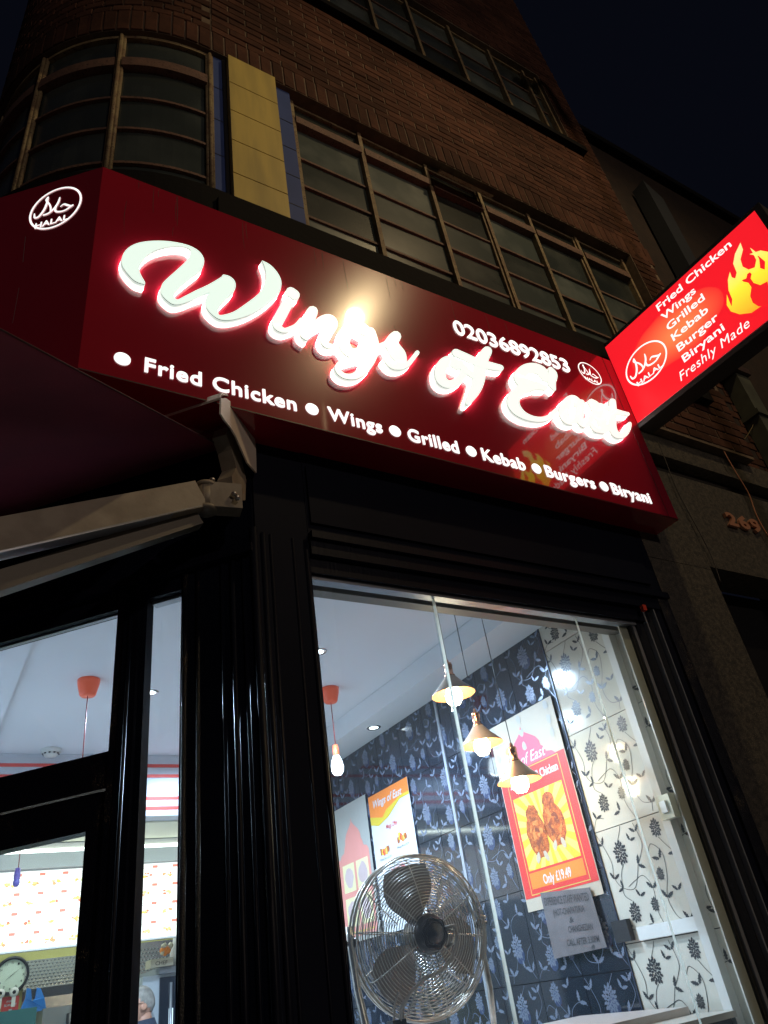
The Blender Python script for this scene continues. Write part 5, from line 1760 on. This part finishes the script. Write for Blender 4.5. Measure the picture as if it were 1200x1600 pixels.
# curved window bays
bars_z = (3.385, 3.68, 3.97, 4.26)
def arcbar(mb, t0, t1, z0, z1, r0, r1, m, n=10):
    arcwall(mb, r0, r1, z0, z1, t0, t1, m, n)
ths = [0.0, math.radians(28), math.radians(55.5), math.radians(83)]
for i in range(3):
    t0, t1 = ths[i], ths[i + 1]
    mb = MB()
    e = .018
    arcbar(mb, t0 + e, t1 - e, 3.22, 3.25, RG - .03, RG + .012, M_FRAME)
    w_ = mb.build('curved_window', bd)
    mb = MB(); arcbar(mb, t0 + e, t1 - e, ZSO - .030, ZSO - .002, RG - .03, RG + .014, M_FRAME); mb.build('frame_head', w_)
    for zz in bars_z[:3]:
        mb = MB(); arcbar(mb, t0 + e, t1 - e, zz - .009, zz + .009, RG - .02, RG + .010, M_BAR); mb.build('glazing_bar', w_)
    mb = MB(); arcbar(mb, t0 + e, t1 - e, 4.262, 4.345, RG - .03, RG + .030, M_BAR); mb.build('transom', w_)
    zs = [3.25, 3.385, 3.68, 3.97, 4.26, ZSO - .03]
    for a, b in zip(zs[:-1], zs[1:]):
        mb = MB(); arcbar(mb, t0 + e, t1 - e, a + .01, b - .01, RG - .012, RG - .008, M_CPANE, 8); mb.build('pane', w_)
    for th in (t0,):
        for dt, wd in ((-.014, .012), (.0, .012), (.014, .010)):
            mb = MB()
            c0 = cy(th + dt, RG + (.02 if dt == 0 else .008), 3.20)
            mb.tube([c0, c0 + Vector((0, 0, ZSO - 3.21))], wd, M_FRAME, 6)
            mb.build('mullion', bd)
mb = MB()
for dt in (-.012, .004): mb.tube([cy(ths[3] + dt, RG + .01, 3.2), cy(ths[3] + dt, RG + .01, ZSO)], .012, M_FRAME, 6)
mb.build('mullion', bd)
MB().box((xl + .06, CB.y, 3.2), (xl + .09, 8.9, ZSO), M_PANE).build('side_window', bd)
# cladding panels between curved and straight windows
mb = MB(); mb.box((.712, 1.985, 3.202), (.772, 2.05, ZSO - .002), M_BLUE)
o = mb.build('blue_panel', bd, label='blue cladding strip left of the yellow panels')
for z in (3.62, 3.95, 4.28):
    MB().box((.712, 1.9835, z - .0025), (.772, 1.9845, z + .0025), M_BLACKP).build('panel_joint', o)
MB().box((.773, 1.975, 3.202), (.793, 2.05, ZSO - .002), flat('black_gap', (.006, .006, .008))).build('shadow_gap', bd)
zz = [3.202, 3.432, 3.727, 4.017, 4.311, ZSO - .002]
for a, b in zip(zz[:-1], zz[1:]):
    MB().box((.795, 1.935, a + .004), (1.085, 2.05, b - .004), M_YEL).build('yellow_panel', bd)
MB().box((.800, 1.945, 3.202), (1.08, 2.04, ZSO - .004), flat('black_gap', (.006, .006, .008))).build('panel_backing', bd)
mb = MB(); mb.box((1.10, 1.985, 3.202), (1.20, 2.05, ZSO - .002), M_BLUE)
o = mb.build('blue_panel', bd, label='blue cladding strip right of the yellow panels')
for z in (3.45, 3.72, 3.99, 4.27):
    MB().box((1.10, 1.9835, z - .0025), (1.20, 1.9845, z + .0025), M_BLACKP).build('panel_joint', o)

# straight windows, first floor
mx_ = [1.225, 1.70, 2.215, 2.665, 3.125, 3.605, 4.115]
YG = 2.05
def straight_window(x0, x1, z0, z1, bars, trz, yg, tz, seed):
    rr = random.Random(seed)
    mb = MB()
    mb.box((x0 + .014, yg - .02, z0 + .001), (x1 - .014, yg + .02, z0 + .03), M_FRAME)
    w_ = mb.build('window', bd)
    MB().box((x0 + .014, yg - .02, z1 - .026), (x1 - .014, yg + .02, z1 - .002), M_FRAME).build('frame_head', w_)
    for zz in bars:
        MB().box((x0 + .014, yg - .014, zz - .009), (x1 - .014, yg + .012, zz + .009), M_BAR).build('glazing_bar', w_)
    if trz:
        MB().box((x0 + .014, yg - .045, trz - .035), (x1 - .014, yg + .02, trz + .035), M_BAR).build('transom', w_)
    zs = [z0 + .03] + list(bars) + ([trz - .026, trz + .026] if trz else []) + [z1 - .026]
    pairs = list(zip(zs[:-1], zs[1:]))
    for (a, b) in pairs:
        if trz and abs(a - (trz - .026)) < 1e-6: continue
        t = rr.uniform(-.004, .004); t2 = rr.uniform(-.004, .004)
        mb = MB()
        mb.add([(x0 + .015, yg + t, a + .008), (x1 - .015, yg + t2, a + .008), (x1 - .015, yg - t, b - .008), (x0 + .015, yg - t2, b - .008),
                (x0 + .015, yg + t + .004, a + .008), (x1 - .015, yg + t2 + .004, a + .008), (x1 - .015, yg - t + .004, b - .008), (x0 + .015, yg - t2 + .004, b - .008)],
               [(0, 1, 2, 3), (7, 6, 5, 4), (0, 4, 5, 1), (1, 5, 6, 2), (2, 6, 7, 3), (3, 7, 4, 0)], M_PANE)
        mb.build('pane', w_)
    return w_
for i in range(6):
    straight_window(mx_[i], mx_[i + 1], 3.202, ZSO - .002, (3.49, 3.77, 4.04), 4.40, YG, 0, i)
for i, x in enumerate(mx_):
    mb = MB()
    mb.box((x - .0135, YG - .035, 3.202), (x + .0135, YG + .03, ZSO - .003), M_FRAME)
    if i in (3, 5): mb.box((x - .030, YG - .022, 3.203), (x - .0145, YG + .02, ZSO - .004), M_FRAME)
    mb.build('mullion', bd)
# an open top light
mb = MB(); 
mb.box((-.215, -.012, -.20), (.215, .0, .0), M_PANE, Matrix.Translation((2.44, YG - .04, ZSO - .04)) @ Matrix.Rotation(math.radians(-24), 4, 'X'))
mb.box((-.222, -.02, -.215), (.222, .004, -.19), M_FRAME, Matrix.Translation((2.44, YG - .04, ZSO - .04)) @ Matrix.Rotation(math.radians(-24), 4, 'X'))
mb.build('open_top_light', bd)
# reveal behind
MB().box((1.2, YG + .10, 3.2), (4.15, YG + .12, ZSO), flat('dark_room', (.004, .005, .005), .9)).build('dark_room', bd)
# second floor windows
MB().box((1.10, YW - .055, ZSILL), (4.20, YW + .10, ZSILL + .075), M_LEAD).build('window_sill', bd)
MB().box((1.14, YW - .030, ZSILL + .0755), (4.16, YW + .10, ZSILL + .15), M_LEAD).build('window_sill', bd)
m2_ = [1.26, 1.66, 2.10, 2.555, 3.02, 3.50, 3.935, 4.105]
m2_ = [1.26, 1.66, 2.10, 2.555, 3.02, 3.50, 3.935, 4.10]
for i in range(7):
    straight_window(m2_[i], m2_[i + 1], 6.202, 7.45, (6.50, 6.80, 7.08), None, 2.0 + .03, 0, 30 + i)
for x in m2_:
    MB().box((x - .014, 1.985, 6.202), (x + .014, 2.06, 7.447), M_FRAME).build('mullion', bd)
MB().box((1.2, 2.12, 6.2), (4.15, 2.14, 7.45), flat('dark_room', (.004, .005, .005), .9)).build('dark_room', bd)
MB().box((4.4105, 2.215, 2.61), (4.4205, 9.0, 9.6), M_BRICK).build('party_wall', bd)

# ------------------------------------------------------------------ stone entrance surround at the right, with 269
es = thing('entrance_surround', (3.6, 2.05, GZ), 'dark granite entrance surround numbered 269 beside the shopfront', 'stone surround')
YN = 2.0
mb = MB(); mb.box((2.958, YN, GZ), (3.45, YN + .2, 1.635), M_GRANITE); mb.build('stone_pier', es)
mb = MB(); mb.box((2.958, YN, 1.638), (3.45, YN + .2, 2.285), M_GRANITE); mb.box((3.452, YN, 1.655), (4.72, YN + .2, 2.285), M_GRANITE); mb.build('stone_lintel', es)
mb = MB(); mb.box((2.958, YN + .075, 2.286), (4.72, YN + .2, 2.415), flat('shaded_recess_stone', (.03, .026, .022), .8)); mb.build('recessed_band', es)  # recess shadow put into a darker stone colour
mb = MB(); mb.box((2.958, YN - .004, 2.4155), (4.72, YN + .2, 2.445), M_GRANITE); mb.box((2.958, YN + .012, 2.4455), (4.72, YN + .2, 2.60), M_GRANITE); mb.build('stone_cornice', es)
mb = MB(); mb.box((3.46, YN + .22, GZ), (4.72, YN + .26, 1.655), mat('dark_entrance_door', (.006, .006, .008), .5)); mb.build('entrance_door', es)
mb = MB(); mb.box((3.45, YN + .2, GZ), (3.458, YN + .26, 1.655), M_GRANITE); mb.build('door_reveal', es)
# digits as raised bronze numerals
M_NUM = mat('copper_numeral', (.55, .26, .16), .45, .35)
FD = Fr((0, YN, 0), (1, 0, 0))
a0, a1 = onY(1131, 805, YN), onY(1190, 838, YN)
for ch, fa, fb in (('2', 0, .29), ('6', .35, .64), ('9', .70, 1.0)):
    mb = MB()
    X0 = a0.x + (4.10 - a0.x) * 0
    w_all = onY(1190, 838, YN).x - onY(1131, 812, YN).x
    put_text(mb, ch, FD, onY(1131, 812, YN).x + fa * w_all, 1.985 - .0 * fa, (fb - fa) * w_all, .092, M_NUM, .004, .018, bold=.035)
    mb.build('numeral', es)
# wires on the stone
def wire(pts, r, m, label, yo=-.02):
    mb = MB(); P = [onY(a, b, YN + yo) for a, b in pts]
    P = catmull([tuple(p) for p in P], 5)
    mb.tube(P, r, m, 6); return mb.build('cable', label=label, cat='cable')
wire([(1028, 690), (1040, 720), (1060, 770), (1092, 830), (1112, 870), (1126, 910)], .0028, flat('dark_wire', (.05, .04, .035)), 'thin dark cable running down the granite right of the fascia')
wire([(1100, 688), (1112, 688), (1124, 694), (1138, 718), (1152, 742), (1170, 772), (1182, 805), (1200, 838)], .0042, mat('orange_brown_wire', (.42, .17, .08), .5), 'orange brown cable bending down over the cornice by number 269', -.035)
wire([(1145, 702), (1160, 690), (1175, 668), (1183, 645)], .0026, mat('pale_wire', (.20, .15, .07), .5), 'short thin cable crossing the bricks to the downpipe', .0)

# ------------------------------------------------------------------ neighbours
nbk = thing('neighbour_building', (7, 3, GZ), 'dark brown brick building further along the street at the right', 'building')
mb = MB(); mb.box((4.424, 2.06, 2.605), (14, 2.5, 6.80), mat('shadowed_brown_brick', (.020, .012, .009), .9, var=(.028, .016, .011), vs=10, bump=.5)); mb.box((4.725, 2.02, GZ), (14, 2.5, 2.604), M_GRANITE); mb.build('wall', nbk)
mb = MB(); mb.box((4.423, 1.98, 6.801), (14, 2.5, 6.90), M_LEAD); mb.build('parapet', nbk)
# bricks of the neighbour close to the cornice
mb = MB()
for j in range(12):
    zz = 2.62 + j * .075
    xx = 4.43 + (j % 2) * .11
    while xx < 4.72:
        vs, fs = bmesh_brick(min(BL, 4.74 - xx), BH, j); mb.add([Vector((xx + BL / 2, 2.052, zz + BH / 2)) + v for v in vs], fs, M_BRICK); xx += BL + J
mb.build('brickwork', nbk, kind='stuff')
dp = thing('downpipe', (4.84, 2.0, GZ), 'square grey green downpipe with hopper on the brick wall at right', 'drainpipe')
M_PIPE = mat('grey_green_pipe', (.08, .085, .062), .6, var=(.055, .058, .045), vs=8)
MB().box((4.76, 1.93, GZ), (4.92, 2.05, 3.52), M_PIPE).build('pipe', dp)
mb = MB(); mb.box((4.74, 1.91, 3.10), (4.94, 2.055, 3.14), M_PIPE); mb.build('collar', dp)
mb = MB(); mb.box((4.70, 1.90, 3.521), (4.92, 2.055, 3.58), flat('pipe_collar', (.05, .03, .028))); mb.build('collar', dp)
mb = MB(); mb.prism([(4.92, 1.90, 4.75), (5.10, 1.90, 4.75), (5.16, 1.90, 5.95), (4.96, 1.90, 6.12)], (0, .14, 0), mat('blue_grey_duct', (.018, .021, .027), .6)); mb.build('roof_duct', label='blue grey metal duct rising beside the brick corner under the sky', cat='duct')
